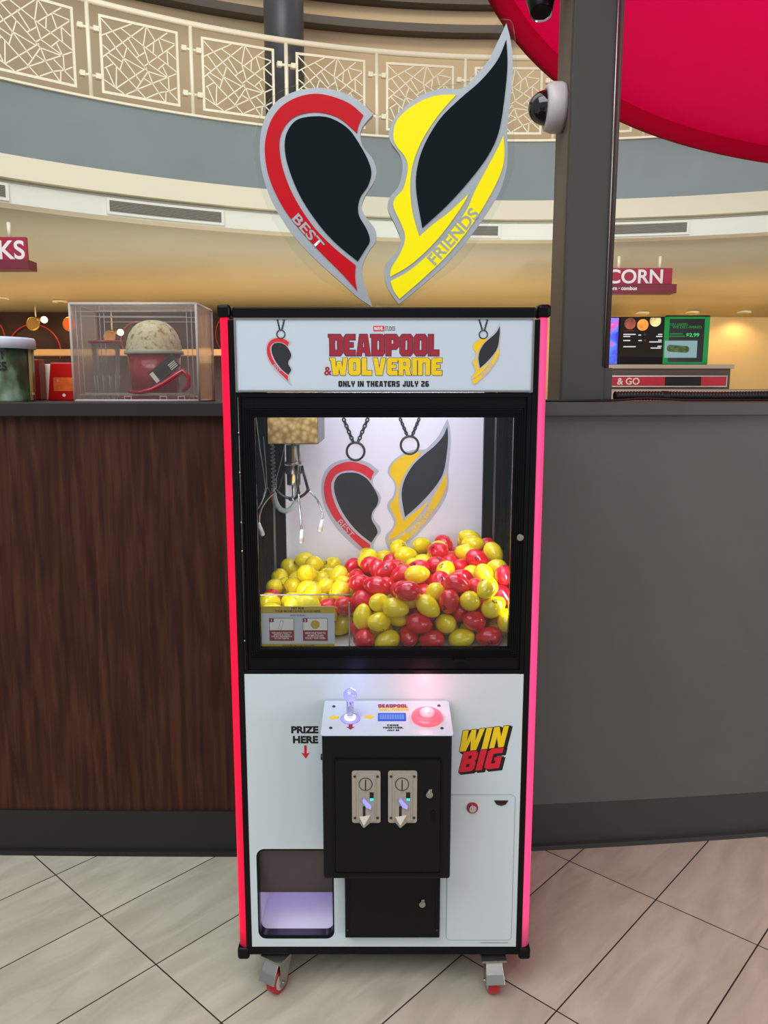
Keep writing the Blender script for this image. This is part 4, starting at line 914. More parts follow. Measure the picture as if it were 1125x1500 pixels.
k=at(470.5,1106,-.10); mb=MB(); mb.cyl((kx0f,-.11,k.z),(kx0f-.006,-.11,k.z),.0075,n=16); mb.build('side_knob','rubber',cs,.001)
# cash box below
a_=at(505,1288,-.02); b_=at(644,1374,-.02)
mb=MB(); mb.box(a_.x,b_.x,-.020,.004,b_.z,kb+.02); cb_=P('cash_box',mb,'consoleblack',.002)
mb=MB(); mb.box(a_.x+.014,b_.x-.014,-.0225,-.019,b_.z+.014,kb+.018); mb.build('cash_door','consoleblack',cb_,.001)
ringplate('door_gap',a_.x+.0115,b_.x-.0115,b_.z+.0115,kb+.03,.002,.0025,'blackgloss',cb_,-.0212,-.019)
camlock(cb_,618.5,1323.5,-.0225)
for sx in (a_.x+.007,b_.x-.007):
    mb=MB(); mb.cyl((sx,-.02,b_.z+.024),(sx,-.0215,b_.z+.024),.003,n=10); mb.build('screw','darkmetal',cb_)

# --- casters
def caster(x,y,yaw,lab,tabside=1):
    root=MB(); root.T=Matrix.Translation((x,y,0))@Matrix.Rotation(yaw,4,'Z')
    T=root.T.copy(); Rw=.036
    def mbT(): m_=MB(); m_.T=T; return m_
    root.bm.free()
    m_=mbT(); m_.box(-.034,.034,-.03,.05,.110,.116); m_.cyl((0,.02,.098),(0,.02,.112),.024,n=24)
    for s_ in (-1,1):
        m_.T=T; m_._add([(s_*.0205,-.012,.10),(s_*.0205,.042,.10),(s_*.0205,.012,.022),(s_*.0205,-.01,.022),(s_*.0185,-.012,.10),(s_*.0185,.042,.10),(s_*.0185,.012,.022),(s_*.0185,-.01,.022)],[(0,1,2,3),(4,5,6,7),(0,1,5,4),(1,2,6,5),(2,3,7,6),(3,0,4,7)])
    m_.cyl((-.024,0,.034),(.024,0,.034),.005,n=12); m_.box(-.0205,.0205,-.012,.042,.096,.1)
    c=m_.build('caster','steel',cmc,.0006,label='braked swivel caster')
    m_=mbT()
    prof=[(.020,-.0145),(Rw-.004,-.0145),(Rw-.0008,-.011),(Rw,-.006),(Rw,.006),(Rw-.0008,.011),(Rw-.004,.0145),(.020,.0145)]
    m_.lathe([(r_,h_) for r_,h_ in prof],c=(0,0,Rw+.0015),axis='x',n=40); m_.build('wheel','wheelred',c,label='red wheel')
    m_=mbT(); m_.cyl((-.0155,0,Rw+.0015),(.0155,0,Rw+.0015),.024,n=32); m_.cyl((-.0175,0,Rw+.0015),(.0175,0,Rw+.0015),.010,n=20); m_.build('hub','wheelhub',c,.001)
    m_=mbT(); m_._add([(-.022,-.018,.112),(.022,-.018,.112),(.024,-.040,.082),(-.024,-.040,.082),(.026,-.052,.060),(-.026,-.052,.060),(-.022,-.014,.110),(.022,-.014,.110),(.024,-.034,.080),(-.024,-.034,.080),(.026,-.045,.056),(-.026,-.045,.056)],[(0,1,2,3),(3,2,4,5),(6,7,8,9),(9,8,10,11),(0,1,7,6),(5,4,10,11),(1,2,8,7),(2,4,10,8),(0,3,9,6),(3,5,11,9)])
    m_.build('brake_pedal','steel',c,.0012)
    return c
caster(-.296,.012,math.radians(-30),''); caster(.300,.012,math.radians(3),'')
caster(-.290,.53,math.radians(10),''); caster(.285,.53,math.radians(-120),'')

# ================================================================ eggs
EGGS=[(0.0082,0.0596,0.9972,-2.21,0.98,1.44),
(0.1254,0.0618,0.9986,-1.72,-0.52,1.21),
(0.2057,0.0605,1.0036,1.19,1.04,1.41),
(0.2773,0.0589,1.009,1.65,0.35,-1.43),
(-0.0106,0.1073,1.0095,-0.14,1.39,0.04),
(0.1094,0.1176,1.0135,1.68,0.06,0.8),
(0.17,0.1229,1.0177,-1.88,-0.23,-2.01),
(0.2908,0.1534,1.034,0.25,1.42,0.36),
(-0.3255,0.1579,1.001,1.41,0.25,3.03),
(0.0441,0.1967,1.0334,-1.74,0.52,1.13),
(0.0922,0.2338,1.0448,1.69,-1.41,-1.5),
(0.1794,0.1771,1.0325,-1.42,0.5,1.14),
(0.3163,0.2,1.0471,1.54,0.05,-2.04),
(-0.2284,0.292,1.0132,1.08,1.24,2.34),
(-0.177,0.2859,1.0203,0.35,-2.84,0.05),
(-0.1468,0.2387,1.0101,-1.7,0.37,-1.58),
(0.0152,0.2742,1.0533,-1.06,-2.16,1.16),
(0.0861,0.2851,1.0583,1.43,1.36,1.27),
(0.2249,0.2813,1.0627,1.72,0.51,-2.16),
(0.3134,0.2779,1.0672,1.17,-1.05,-1.79),
(-0.2552,0.403,1.0227,1.85,-0.18,-1.05),
(-0.202,0.3501,1.0179,1.99,-0.79,0.25),
(-0.146,0.336,1.0212,-0.95,2.25,1.02),
(0.0171,0.3307,1.0693,2.13,-0.01,-1.24),
(0.1345,0.3852,1.0847,-1.13,-1.05,-1.5),
(0.2048,0.3914,1.0907,1.38,0.02,1.74),
(0.3156,0.3303,1.0804,1.76,-0,-1.79),
(-0.316,0.4724,1.029,-1,-1.98,0.96),
(-0.269,0.5102,1.033,1.49,-1.85,0.3),
(-0.2215,0.4716,1.0295,1.45,-1.22,-1.18),
(-0.1524,0.4468,1.0308,0.32,1.68,-0.69),
(-0.0341,0.4786,1.0966,-2.48,0.24,1.14),
(0.075,0.4289,1.0953,0.35,1.28,2.61),
(0.165,0.4417,1.1012,-1.2,0.63,0.48),
(0.317,0.4087,1.1017,1.21,1.05,1.62),
(-0.0546,0.0661,0.9981,1.91,-0.09,-2.6),
(0.0661,0.0805,1.0034,1.2,-2.93,0.22),
(0.2373,0.0619,1.0523,-0.01,-1.3,0.74),
(0.3168,0.1087,1.0223,-1.66,-0.54,-1.2),
(-0.0122,0.1715,1.0255,-1.22,-0.24,-0.51),
(0.1153,0.1768,1.0319,1.31,-0.86,0.44),
(0.2378,0.1115,1.0189,1.97,0.47,-1.18),
(0.2853,0.1645,1.0857,-0.7,2,-0.01),
(-0.3257,0.2301,1.0108,-0.79,-1.08,2.13),
(-0.1141,0.1694,1.0087,-2.83,0.86,1),
(-0.0634,0.1386,1.0178,-0.37,-0.48,-2.64),
(0.1429,0.21,1.069,-1.49,0.52,1.86),
(0.2056,0.2254,1.0471,2.01,-1.06,-1.58),
(0.256,0.1963,1.0529,-0.13,-0.06,1.3),
(-0.3151,0.2909,1.0131,-1.22,-1.39,1.28),
(-0.2572,0.3414,1.0221,-2.32,0.29,-0.56),
(-0.2552,0.2174,1.0609,1.26,0.4,-1.43),
(-0.0836,0.2198,1.0229,3.11,-1.31,-0.21),
(-0.0492,0.2835,1.0453,2.52,0.53,-0.36),
(0.1363,0.3125,1.069,-1.28,0.63,-2.37),
(0.2024,0.3395,1.0763,-0,-1.9,0.11),
(0.326,0.2845,1.1184,1.9,-0.83,-0.02),
(-0.3255,0.4111,1.0234,2.47,1.17,0.85),
(-0.2951,0.3818,1.0557,0.57,-2.49,1.4),
(-0.1351,0.3874,1.0348,-0.98,1.18,2.19),
(-0.0468,0.4226,1.0798,0.23,-1.03,-1.66),
(0.0803,0.3393,1.0744,2.06,2.06,-0.25),
(0.2502,0.4288,1.1043,1.09,1.52,0.66),
(0.262,0.3678,1.0916,0.05,1.24,-2.88),
(-0.1132,0.4723,1.0578,1.2,-0.26,-1.74),
(0.0106,0.4305,1.0951,-1.47,-0.88,1.28),
(0.1629,0.5194,1.1209,2.7,1.02,0.83),
(0.2267,0.5244,1.1269,-1.97,-0.49,-2.17),
(0.2828,0.4995,1.124,2.9,1.11,0.54),
(-0.014,0.0626,1.0475,1.45,0.88,-0.88),
(0.0928,0.0584,1.0451,1.93,0.73,1.89),
(0.1649,0.0669,1.0419,1.04,-1.17,0.88),
(0.3252,0.0656,1.0525,0.93,0.25,2.67),
(0.0434,0.1432,1.0194,-0.99,2.17,-1.4),
(0.1548,0.145,1.0696,-1.39,-0.51,-2.73),
(0.2322,0.1499,1.0576,-0.23,-2.91,-0.31),
(0.2792,0.1099,1.0677,1.75,-1.15,1.42),
(-0.2363,0.2277,1.0068,-2.03,1.21,0.35),
(-0.1743,0.1898,1.0039,-1.55,-0.19,-2.09),
(-0.1485,0.1976,1.0495,-1.2,0.73,2.19),
(-0.0226,0.2312,1.0387,1.45,-0.55,1.18),
(0.0474,0.2102,1.0839,-1,2.56,0.72),
(0.2006,0.1856,1.0823,-1.73,0.63,-1.3),
(0.2726,0.2403,1.0789,-1.04,0.28,1.43),
(-0.2728,0.2677,1.0456,0.52,1.71,-1.47),
(-0.1903,0.244,1.0506,-0.03,-1.06,-2.77),
(-0.1134,0.2813,1.0247,-1.65,-0.41,1.57),
(-0.0094,0.2395,1.0881,2.03,0.39,1.69),
(0.1541,0.3395,1.1114,1.18,0.35,-0.82),
(0.1677,0.2619,1.0573,-1,0.29,-1.23),
(0.2621,0.3116,1.0901,-2.49,0.76,-0.3),
(-0.3182,0.3478,1.0195,0.96,-1.16,-1.52),
(-0.2435,0.3803,1.0713,-1.51,-2.63,-0.29),
(-0.1939,0.4145,1.0243,-1.43,0.21,0.62),
(-0.0855,0.3341,1.042,-1.64,2.39,0.37),
(0.0002,0.3804,1.0815,2.28,-0.93,1.12),
(0.0478,0.325,1.1219,0.12,-1.67,2),
(0.2063,0.4159,1.1377,-1.61,0.58,-2.41),
(0.3243,0.3653,1.1325,-0.22,0.55,1.39),
(-0.2286,0.5282,1.0614,-1.63,1.79,0.5),
(-0.1801,0.5261,1.0339,0.64,-1.96,0.62),
(-0.1283,0.531,1.0541,-0.45,-2.45,-0.82),
(-0.0518,0.4415,1.1353,2.59,0.86,-0.1),
(0.0852,0.515,1.1179,-1.1,-1.08,-1.31),
(0.204,0.4756,1.1165,-2.66,-0.58,-1.43),
(0.3186,0.4617,1.1151,-1.96,0.05,2.16),
(0.0369,0.0984,1.0523,1.13,-2.01,1.13),
(0.1137,0.1031,1.0632,-1.79,-1.14,1.68),
(0.2003,0.0994,1.0647,-1.12,0.28,-2.93),
(0.2885,0.061,1.0896,-0.87,-0.86,-1.68),
(0.0126,0.1572,1.0688,1.83,-1.32,-1.15),
(0.0736,0.146,1.062,1.29,0.75,-0.56),
(0.1976,0.1342,1.1078,1.69,-0.61,2.12),
(0.3246,0.1637,1.12,-0.26,2.51,-1.21),
(-0.2652,0.1476,0.9999,-1.83,0.77,-1.32),
(-0.2063,0.1476,1.0086,-0.33,0.35,1.16),
(-0.1082,0.1507,1.0675,0.15,-1.22,0.84),
(-0.0571,0.1881,1.0622,-0.14,-0.65,0.54),
(0.0949,0.2365,1.0983,-2.16,0.23,-0.33),
(0.2001,0.235,1.099,-2.04,-0.54,2.02),
(0.3253,0.216,1.0979,2.14,-1,-0.25),
(-0.3247,0.2642,1.0587,0.44,1.44,1.94),
(-0.2172,0.3246,1.0624,2.58,1.03,0.42),
(-0.17,0.3,1.0801,-0.94,-2.37,-0.4),
(-0.0053,0.2929,1.098,0.3,1.32,0.25),
(0.1026,0.3012,1.1086,0.78,-2.24,0.78),
(0.1899,0.2915,1.1027,1.07,0.71,0.52),
(0.284,0.3314,1.1368,0.52,-2.16,-1.7),
(-0.3247,0.4427,1.0755,1.34,-2.09,0.27),
(-0.0963,0.4186,1.0629,-0.33,2.62,-0.31),
(-0.0382,0.3915,1.1275,1.65,-0.79,2.04),
(0.1249,0.4111,1.1296,-1.63,-0.18,-1.59),
(0.204,0.3581,1.1335,2.49,0.28,1.85),
(0.317,0.4218,1.1518,-2.01,-0.5,1.41),
(-0.3247,0.5274,1.038,1.15,0.57,-0.75),
(-0.176,0.4858,1.07,-1.82,1.05,-1.16),
(-0.1715,0.5356,1.0911,-0.86,-2.55,0.9),
(-0.0788,0.5152,1.0785,1.45,2.31,-0.04),
(0.0456,0.3855,1.1105,-2.67,-0,-1.76),
(0.2531,0.4606,1.1471,1.14,1.96,0.73),
(0.3255,0.4915,1.1655,-1.12,2.43,0.37),
(0.0308,0.0593,1.0868,1.95,-1.08,1.18),
(0.116,0.0583,1.0916,2.27,0.34,1.52),
(0.2282,0.0663,1.1036,-1.96,-0.47,-0.35),
(0.3186,0.1087,1.1069,0.83,2.25,0.54),
(0.0474,0.1496,1.1111,1.43,0.72,-1.09),
(0.1091,0.1679,1.0979,-0.82,1.61,-2.18),
(0.2476,0.1181,1.1199,-0.16,2.62,0.96),
(0.2772,0.1992,1.1269,1.73,-0.21,-0.6),
(-0.2497,0.1654,1.0546,-0.35,-0.11,1.38),
(-0.1553,0.144,1.0309,2.75,0.09,-0.75),
(-0.0033,0.1902,1.1082,-0.48,-2.17,0.71),
(0.0464,0.2642,1.1022,-1.36,0.8,2.37),
(0.1447,0.2588,1.105,-0.65,1.48,1.04),
(0.317,0.24,1.1506,-1.93,-0.09,0.96),
(-0.3252,0.3307,1.0729,1.24,-0.3,0.08),
(-0.271,0.3232,1.0785,1.84,0.16,-2.54),
(-0.2243,0.2718,1.0818,-1.18,0.85,-0.4),
(-0.1302,0.2511,1.0652,0.35,2.65,-0.21),
(-0.0724,0.2391,1.0736,-1.75,1.25,-1.16),
(0.0963,0.2622,1.144,-1.17,-2.41,1.03),
(0.2288,0.3082,1.1385,2.05,2.31,-0.27),
(0.3242,0.3352,1.1765,0.56,2.39,-0.18),
(-0.2742,0.443,1.0603,0.53,-3.04,-0.22),
(-0.1598,0.43,1.081,-0.93,0.9,1.37),
(-0.1234,0.3276,1.0781,-0.74,-2.93,0.23),
(0.0296,0.4788,1.1124,-2.31,-0.38,-0.94),
(0.0908,0.3632,1.1249,-2.92,-0.73,0.99),
(0.1633,0.3992,1.169,1.61,-0.59,-2.35),
(0.2682,0.3932,1.1411,1.22,-0.27,-1.97),
(-0.2185,0.4406,1.0734,1.33,0.67,-2.71),
(-0.2189,0.4916,1.1069,-1.88,0.47,-0.67),
(-0.0977,0.4585,1.1073,1.48,0.62,-0.46),
(0.0032,0.5281,1.1185,1.57,-0.41,2.25),
(0.1104,0.4659,1.1098,-2.29,-0.05,1.12),
(0.1908,0.5151,1.1689,2.07,-0.92,0.12),
(0.2628,0.5348,1.1641,-0.54,2.95,-0.24),
(-0.0566,0.0929,1.0533,0.06,0.04,1.31),
(0.0593,0.0595,1.1325,1.45,1.14,-1.78),
(0.1702,0.0619,1.1024,-0.33,2.84,0.95),
(0.2704,0.0653,1.1381,1.04,-2.19,-0.1),
(-0.0542,0.1384,1.081,2.38,-0.11,1.57),
(0.0655,0.1007,1.0994,-1.27,-2.15,1.23),
(0.2134,0.1934,1.1325,-1.58,-1.11,1.76),
(0.2766,0.1492,1.1519,2.36,-0.19,0.67),
(-0.2841,0.1989,1.02,-1.98,-0.92,0.06),
(-0.3031,0.1445,1.0492,-1.84,0.27,-1.81),
(-0.205,0.1439,1.0721,0.8,0.34,-1.59),
(-0.1225,0.2013,1.0965,1.23,2.25,-0.46),
(-0.0639,0.2063,1.1159,1.76,0.04,2.21),
(0.0502,0.223,1.1371,-2.06,0.2,1.61),
(0.1729,0.2297,1.1443,0.29,-2.12,0.8),
(0.2504,0.2563,1.1299,-1.98,0.06,-0.03),
(-0.3195,0.2,1.0631,1.95,-0.01,2.37),
(-0.2269,0.3181,1.117,-2.57,-1.19,0.45),
(-0.2013,0.2037,1.0824,0.82,-0.24,3.11),
(-0.0394,0.3401,1.0688,-2.42,0.38,-0.7),
(-0.0758,0.29,1.094,1.39,0.35,1.93),
(0.0054,0.2622,1.1404,2.1,-0.55,-1.51),
(0.1562,0.2929,1.1472,-1.69,-1.21,-1.51),
(0.2704,0.2834,1.1696,-1.99,-0.38,-1.83),
(-0.1904,0.3832,1.0734,3,0.31,1.18),
(-0.1384,0.3764,1.0937,-2.94,0.38,0.82),
(-0.0828,0.3698,1.0917,-1.23,0.24,0),
(-0.0161,0.3406,1.1222,2.7,-0.26,0.74),
(0.0674,0.4503,1.1455,1.53,0.55,1.7),
(0.2431,0.3581,1.1712,-1.49,-1.2,0.81),
(0.2727,0.423,1.1856,-1.11,1.29,-1.42),
(-0.301,0.5337,1.0843,-3.08,-0.92,-0.38),
(-0.2547,0.5296,1.1113,1.31,0.91,-1.05),
(-0.0565,0.5256,1.1264,1.38,0.72,-0.23),
(0.0448,0.5261,1.1526,1.73,-0.53,-0.45),
(0.1206,0.5291,1.1606,-1.34,0.55,2.56),
(0.1638,0.4584,1.1568,-0.45,-2.54,0.83),
(0.2685,0.4832,1.1925,-0.54,1.18,2.39),
(-0.0136,0.0984,1.0897,-1.27,0.1,2.67),
(0.1377,0.1064,1.1144,-0.49,-2.3,-0.95),
(0.1948,0.0906,1.1439,-0.19,1.79,-0.37),
(0.3247,0.1184,1.1604,1.55,2.55,-0.08),
(-0.0226,0.1443,1.125,0.12,1.43,3),
(0.0922,0.1815,1.1476,1.45,0.91,1.61),
(0.1548,0.1658,1.1273,-0.28,-2.4,1.77)]
YEL=[(430,847),(457,840),(479,828),(480,849),(504,836),(512,852),(522,866),(460,870),(491,871),(407,858),(384,861),(427,870),(435,879),(395,888),(420,883),(504,921),(552,817),(573,808),(533,902),(554,894),(567,877),(580,903),(564,923),(573,946),(572,807),(606,809),(617,823),(604,841),(630,812),(679,801),(651,842),(697,844),(713,837),(734,830),(720,857),(568,879),(583,879),(631,878),(701,883),(727,881),(680,910),(659,914),(674,937),(555,897),(583,908),(565,923),(572,945),(734,921),(594,881),(445,860),(410,880),(470,855),(400,905),(440,905),(480,905),(400,940),(440,940),(480,940),(575,885)]
RED=[(401,870),(465,858),(487,885),(518,883),(535,883),(530,832),(549,832),(531,847),(569,850),(580,834),(540,859),(557,865),(532,919),(535,937),(648,797),(645,819),(664,820),(679,827),(701,822),(668,843),(595,830),(630,854),(648,862),(672,861),(682,852),(703,861),(739,845),(739,868),(741,885),(594,857),(608,865),(664,885),(603,888),(612,901),(641,899),(628,917),(648,941),(599,928),(610,943),(705,908),(728,901),(705,934),(683,948),(739,932),(732,945),(500,900),(505,940),(590,840),(577,860),(620,840)]
def eggmesh(name,m):
    mb=MB(); mb.sphere((0,0,0),1,u=28,v=20)
    for v in mb.bm.verts:
        z=v.co.z; k=.0266*(1-.12*z-.02*z*z); v.co=Vector((v.co.x*k,v.co.y*k,z*.0362))
    o=mb.build(name,m); return o
ey=eggmesh('plastic_egg','egg_y'); er=eggmesh('plastic_egg','egg_r')
tag(ey,'glossy yellow plastic egg lying in the pile inside the claw machine','plastic egg','yellow plastic eggs in the prize pile')
tag(er,'glossy red plastic egg lying in the pile inside the claw machine','plastic egg','red plastic eggs in the prize pile')
def projp(p):
    v=Vector(p)-CAM; z=v.dot(Vector((0,_c,-_s))); return 562.5+FPX*v.x/z, 750-FPX*v.dot(Vector((0,_s,_c)))/z
used={'y':0,'r':0}
for e in EGGS:
    px,py=projp(e[:3])
    dy=min((px-a)**2+(py-b)**2 for a,b in YEL); dr=min((px-a)**2+(py-b)**2 for a,b in RED)
    src,k=(ey,'y') if dy<=dr else (er,'r')
    o=src if not used[k] else src.copy()
    if used[k]: COL.objects.link(o)
    used[k]=1
    o.location=e[:3]; o.rotation_euler=e[3:]

# ================================================================ things on the left counter
def zbox(mb,c,w,d,h): mb.box(c[0]-w/2,c[0]+w/2,c[1]-d/2,c[1]+d/2,c[2],c[2]+h)
# popcorn tin at the left edge
Y0=.86; rgt=at(47,545,Y0).x; R_=.125; tx=rgt-R_; ht=at(20,495,Y0-R_*.6).z-CT
t=empty('popcorn_tin',(tx,Y0,CT),'tall round green jungle print popcorn tin with a pale lid at the left edge','tin')
mb=MB(); mb.lathe([(0,0),(R_*.965,0),(R_*.965,.004),(R_,ht-.03),(R_*.99,ht-.03),(0,ht-.03)],c=(tx,Y0,CT),n=56); body=mb.build('tin_body','jungle',t)
mb=MB(); mb.lathe([(R_*.98,ht-.034),(R_*1.06,ht-.034),(R_*1.065,ht-.004),(R_*1.03,ht+.004),(R_*.9,ht+.002),(0,ht+.002)],c=(tx,Y0,CT),n=56); mb.build('lid',mat('pale blue lid',(206,216,230),.4),t)
mb=MB(); mb.lathe([(R_*.973,.004),(R_*1.004,ht-.034),(R_*1.01,ht-.034),(R_*.98,.004)],c=(tx,Y0,CT),n=4,a0=math.radians(-9),a1=math.radians(1)); mb.build('side_strip',mat('tan label strip',(158,142,84),.5),t)
def oncyl(me_o,cx,cy_,R0):
    for v in me_o.data.vertices:
        a=(v.co.x-cx)/R0; r=R0+.0008-(v.co.y-Y0)*0; v.co.y=cy_-r*math.cos(a); v.co.x=cx+r*math.sin(a)
def arcx(px): # surface arc length for a pixel column
    x=at(px,540,Y0-R_*.8).x-tx; return tx+R_*math.asin(max(-1,min(1,x/R_)))
for t_,x_,y_,h_,m_ in (('APES',-9,536,14,'ink'),('PLANET',-15,519,14,'ink')):
    p=at(5,y_,Y0-R_*.8); xx=arcx(9); hh=h_*.0021
    o=text(t_,upright((xx,0,p.z)),'lettering',m_,body,height=hh,bold=.03,align='RIGHT'); oncyl(o,tx,Y0,R_*.995)
p=at(27,577,Y0-R_*.8); o=text('amc',upright((arcx(28),0,p.z)),'lettering','whiteink',body,height=.008,bold=.03); oncyl(o,tx,Y0,R_*.985)
# red display boxes behind the tin
Yb=1.05
a_=at(66,531,Yb); b_=at(111,590,Yb)
rb_=empty('red_package',((a_.x+b_.x)/2,Yb+.04,CT),'bright red printed package with an orange label beside the clear display case','package')
mb=MB(); mb._add([(a_.x,Yb,CT),(b_.x+.03,Yb,CT),(b_.x+.03,Yb+.09,CT),(a_.x,Yb+.09,CT),(a_.x+.018,Yb,a_.z),(b_.x+.03,Yb,a_.z),(b_.x+.03,Yb+.09,a_.z),(a_.x+.018,Yb+.09,a_.z)],[(0,1,2,3),(4,5,6,7),(0,1,5,4),(1,2,6,5),(2,3,7,6),(3,0,4,7)])
mb.build('package_body',mat('bright red card',(196,16,14),.35,vary=.1,vscale=12),rb_,.004)
l0=at(78,553,Yb); l1=at(108,573,Yb); mb=MB(); mb.box(l0.x,l1.x,Yb-.0008,Yb+.0005,l1.z,l0.z); mb.build('label',noisecol('orange label print',[(.35,(240,120,40)),(.6,(226,84,36)),(.7,(230,190,170))],30),rb_,label='orange label')
l0=at(94,580,Yb); mb=MB(); mb.cyl((l0.x,Yb+.0005,l0.z+.003),(l0.x,Yb-.001,l0.z+.003),.006,n=16); mb.build('round_mark','whiteink',rb_)
a_=at(44,526,Yb+.06); b_=at(60,590,Yb+.06)
o=MB().box(a_.x,b_.x,Yb+.06,Yb+.12,CT,a_.z).build('red_package',mat('deep red card',(120,8,10),.4,vary=.15,vscale=20),None,.004); tag(o,'dark red narrow package just right of the green popcorn tin','package'); recentre(o)
a_=at(60,533,Yb+.10); b_=at(74,590,Yb+.10)
o=MB().box(a_.x,b_.x,Yb+.13,Yb+.15,CT,a_.z).build('lit_gap_strip',mat('lit gap cream',(240,230,205),.5),None,.002); tag(o,'narrow pale strip standing in for light between the two red packages','lit gap'); recentre(o)  # pale strip painted in for the lit gap behind the packages

# clear display case
Yc=.745
fa=at(101,446,Yc); fb=at(291,590,Yc); x0,x1=at(110,590,Yc).x,at(292,590,Yc).x; zt_=at(150,447,Yc).z; dp=.235
dc=empty('display_case',((x0+x1)/2,Yc+dp/2,CT),'clear acrylic display case on the left counter holding popcorn merchandise','display case')
EDGE=mat('acrylic edge glow',(200,190,184),.2,coat=.5)
th=.005
CLR=clear('hazy acrylic',(250,249,248),.7,.1,.02,True)  # hazy reflections on the panes put in as white colour
mb=MB(); mb.box(x0,x1,Yc,Yc+th,CT,zt_); mb.build('front_pane',CLR,dc)
mb=MB(); mb.box(x0,x1,Yc+dp-th,Yc+dp,CT,zt_); mb.build('rear_pane',CLR,dc)
for xx in (x0,x1-th):
    mb=MB(); mb.box(xx,xx+th,Yc+th,Yc+dp-th,CT,zt_); mb.build('side_pane',CLR,dc)
mb=MB(); mb.box(x0,x1,Yc,Yc+dp,zt_,zt_+th); mb.build('top_pane',CLR,dc)
mb=MB(); mb.box(x0,x1,Yc,Yc+dp,CT,CT+.003); mb.build('base_pane',CLR,dc)
EM=clear('acrylic rim',(240,234,230),1.0,.15,.45,True)
mb=MB()
for (xx,yy) in ((x0,Yc),(x1,Yc),(x0,Yc+dp),(x1,Yc+dp)): mb.cyl((xx,yy,CT),(xx,yy,zt_+th),.0045,n=8)
for zz in (CT+.004,zt_+th):
    for yy in (Yc,Yc+dp): mb.cyl((x0,yy,zz),(x1,yy,zz),.0045,n=8)
    for xx in (x0,x1): mb.cyl((xx,Yc,zz),(xx,Yc+dp,zz),.0045,n=8)
for inset,zi in ((.018,.02),(.034,.036)):
    for yy in (Yc+.006,Yc+dp-.006):
        for xx in (x0+inset,x1-inset): mb.cyl((xx,yy,CT+.006),(xx,yy,zt_-.004),.0016,n=6)
        mb.cyl((x0+inset,yy,zt_-zi),(x1-inset,yy,zt_-zi),.0016,n=6)
    mb.cyl((x0+inset,Yc+.006,CT+.018+inset*.3),(x1-inset,Yc+.006,CT+.018+inset*.3),.0016,n=6)
for xx in (x0+.18,x0+.30,x1-.06):
    mb.frame(xx-.012,xx+.012,CT+.006,CT+.02,.002,Yc-.001,Yc+.001)
mb.build('moulded_edges',EM,dc)
# popcorn bucket inside the case
Yp=Yc+.125
pl0=at(187,520,Yp).x; pr0=at(265,520,Yp).x; pcx=(pl0+pr0)/2; pr_=(pr0-pl0)/2; zr=at(225,515,Yp-pr_).z; ztop=at(225,469,Yp).z
pb=empty('popcorn_bucket',(pcx,Yp,CT+.004),'red popcorn bucket with a dome lid of popcorn inside the clear display case','popcorn bucket')
zb0=CT+.022
mb=MB(); mb.lathe([(0,zb0),(pr_*.84,zb0),(pr_*.98,zr-.004),(pr_*.9,zr-.004),(0,zr-.004)],c=(pcx,Yp,0),n=48); mb.build('bucket_body','redplastic',pb)
mb=MB(); mb.lathe([(pr_*.98,zr-.006),(pr_*1.08,zr-.006),(pr_*1.08,zr+.006),(pr_*.95,zr+.009)],c=(pcx,Yp,0),n=48); mb.build('lid_rim',mat('pale green rim',(190,200,176),.25),pb)
mb=MB(); hd_=ztop-zr-.006
mb.lathe([(pr_*1.0*math.cos(i*PI/28)**.8 if i<14 else 0,zr+.006+hd_*math.sin(i*PI/28)) for i in range(15)],c=(pcx,Yp,0),n=48)
for v in mb.bm.verts:
    if v.co.z>zr+.008:
        k=1+.035*math.sin(v.co.x*230)*math.cos(v.co.y*260+v.co.z*190); v.co.x=pcx+(v.co.x-pcx)*k; v.co.y=Yp+(v.co.y-Yp)*k
mb.build('popcorn_lid','popcorn',pb,label='domed lid full of popcorn')
ky_=Yp-pr_-.012; k=at(241,541,ky_); mb=MB(); mb.T=Matrix.Translation((k.x,ky_,k.z))@Matrix.Rotation(math.radians(-38),4,'Y')
mb.box(-.052,.052,-.004,.004,-.024,.024); tg_=mb.build('hang_tag',mat('black tag card',(26,28,32),.3,coat=.3),pb,.002,label='black tilted tag')
mb=MB(); mb.T=Matrix.Translation((k.x,ky_,k.z))@Matrix.Rotation(math.radians(-38),4,'Y'); mb.box(-.030,.012,-.0048,-.004,-.016,.016); mb.build('tag_window','ink',tg_)
mb=MB(); mb.T=Matrix.Translation((k.x,ky_,k.z))@Matrix.Rotation(math.radians(-38),4,'Y')
for z_ in (-.018,-.012,-.006,.0): mb.box(.018,.046,-.0048,-.004,z_,z_+.0028)
mb.box(-.050,-.036,-.0048,-.004,-.02,.018); mb.build('tag_print','whiteink',tg_)
# curved red strap/handle in front of the bucket
mb=MB(); pts=[at(x,y,ky_-.012) for x,y in ((188,574),(205,575),(222,571),(240,562),(256,551),(268,543),(277,553),(276,566),(268,573))]
mb.tube(pts,[.005,.007,.009,.010,.010,.009,.008,.008,.006],10); mb.build('handle','redplastic',pb,label='curved red handle')
# red tray
a_=at(170,578,Yp-.1); b_=at(288,588,Yp-.1)
mb=MB(); mb.prismz([(a_.x+.005,Yc+.02),(b_.x,Yc+.02),(b_.x,Yc+dp-.02),(a_.x+.005,Yc+dp-.02)],CT+.0045,CT+.019)
o=mb.build('red_tray','redplastic',None,.006); tag(o,'shallow red plastic tray under the popcorn bucket in the display case','tray'); recentre(o)
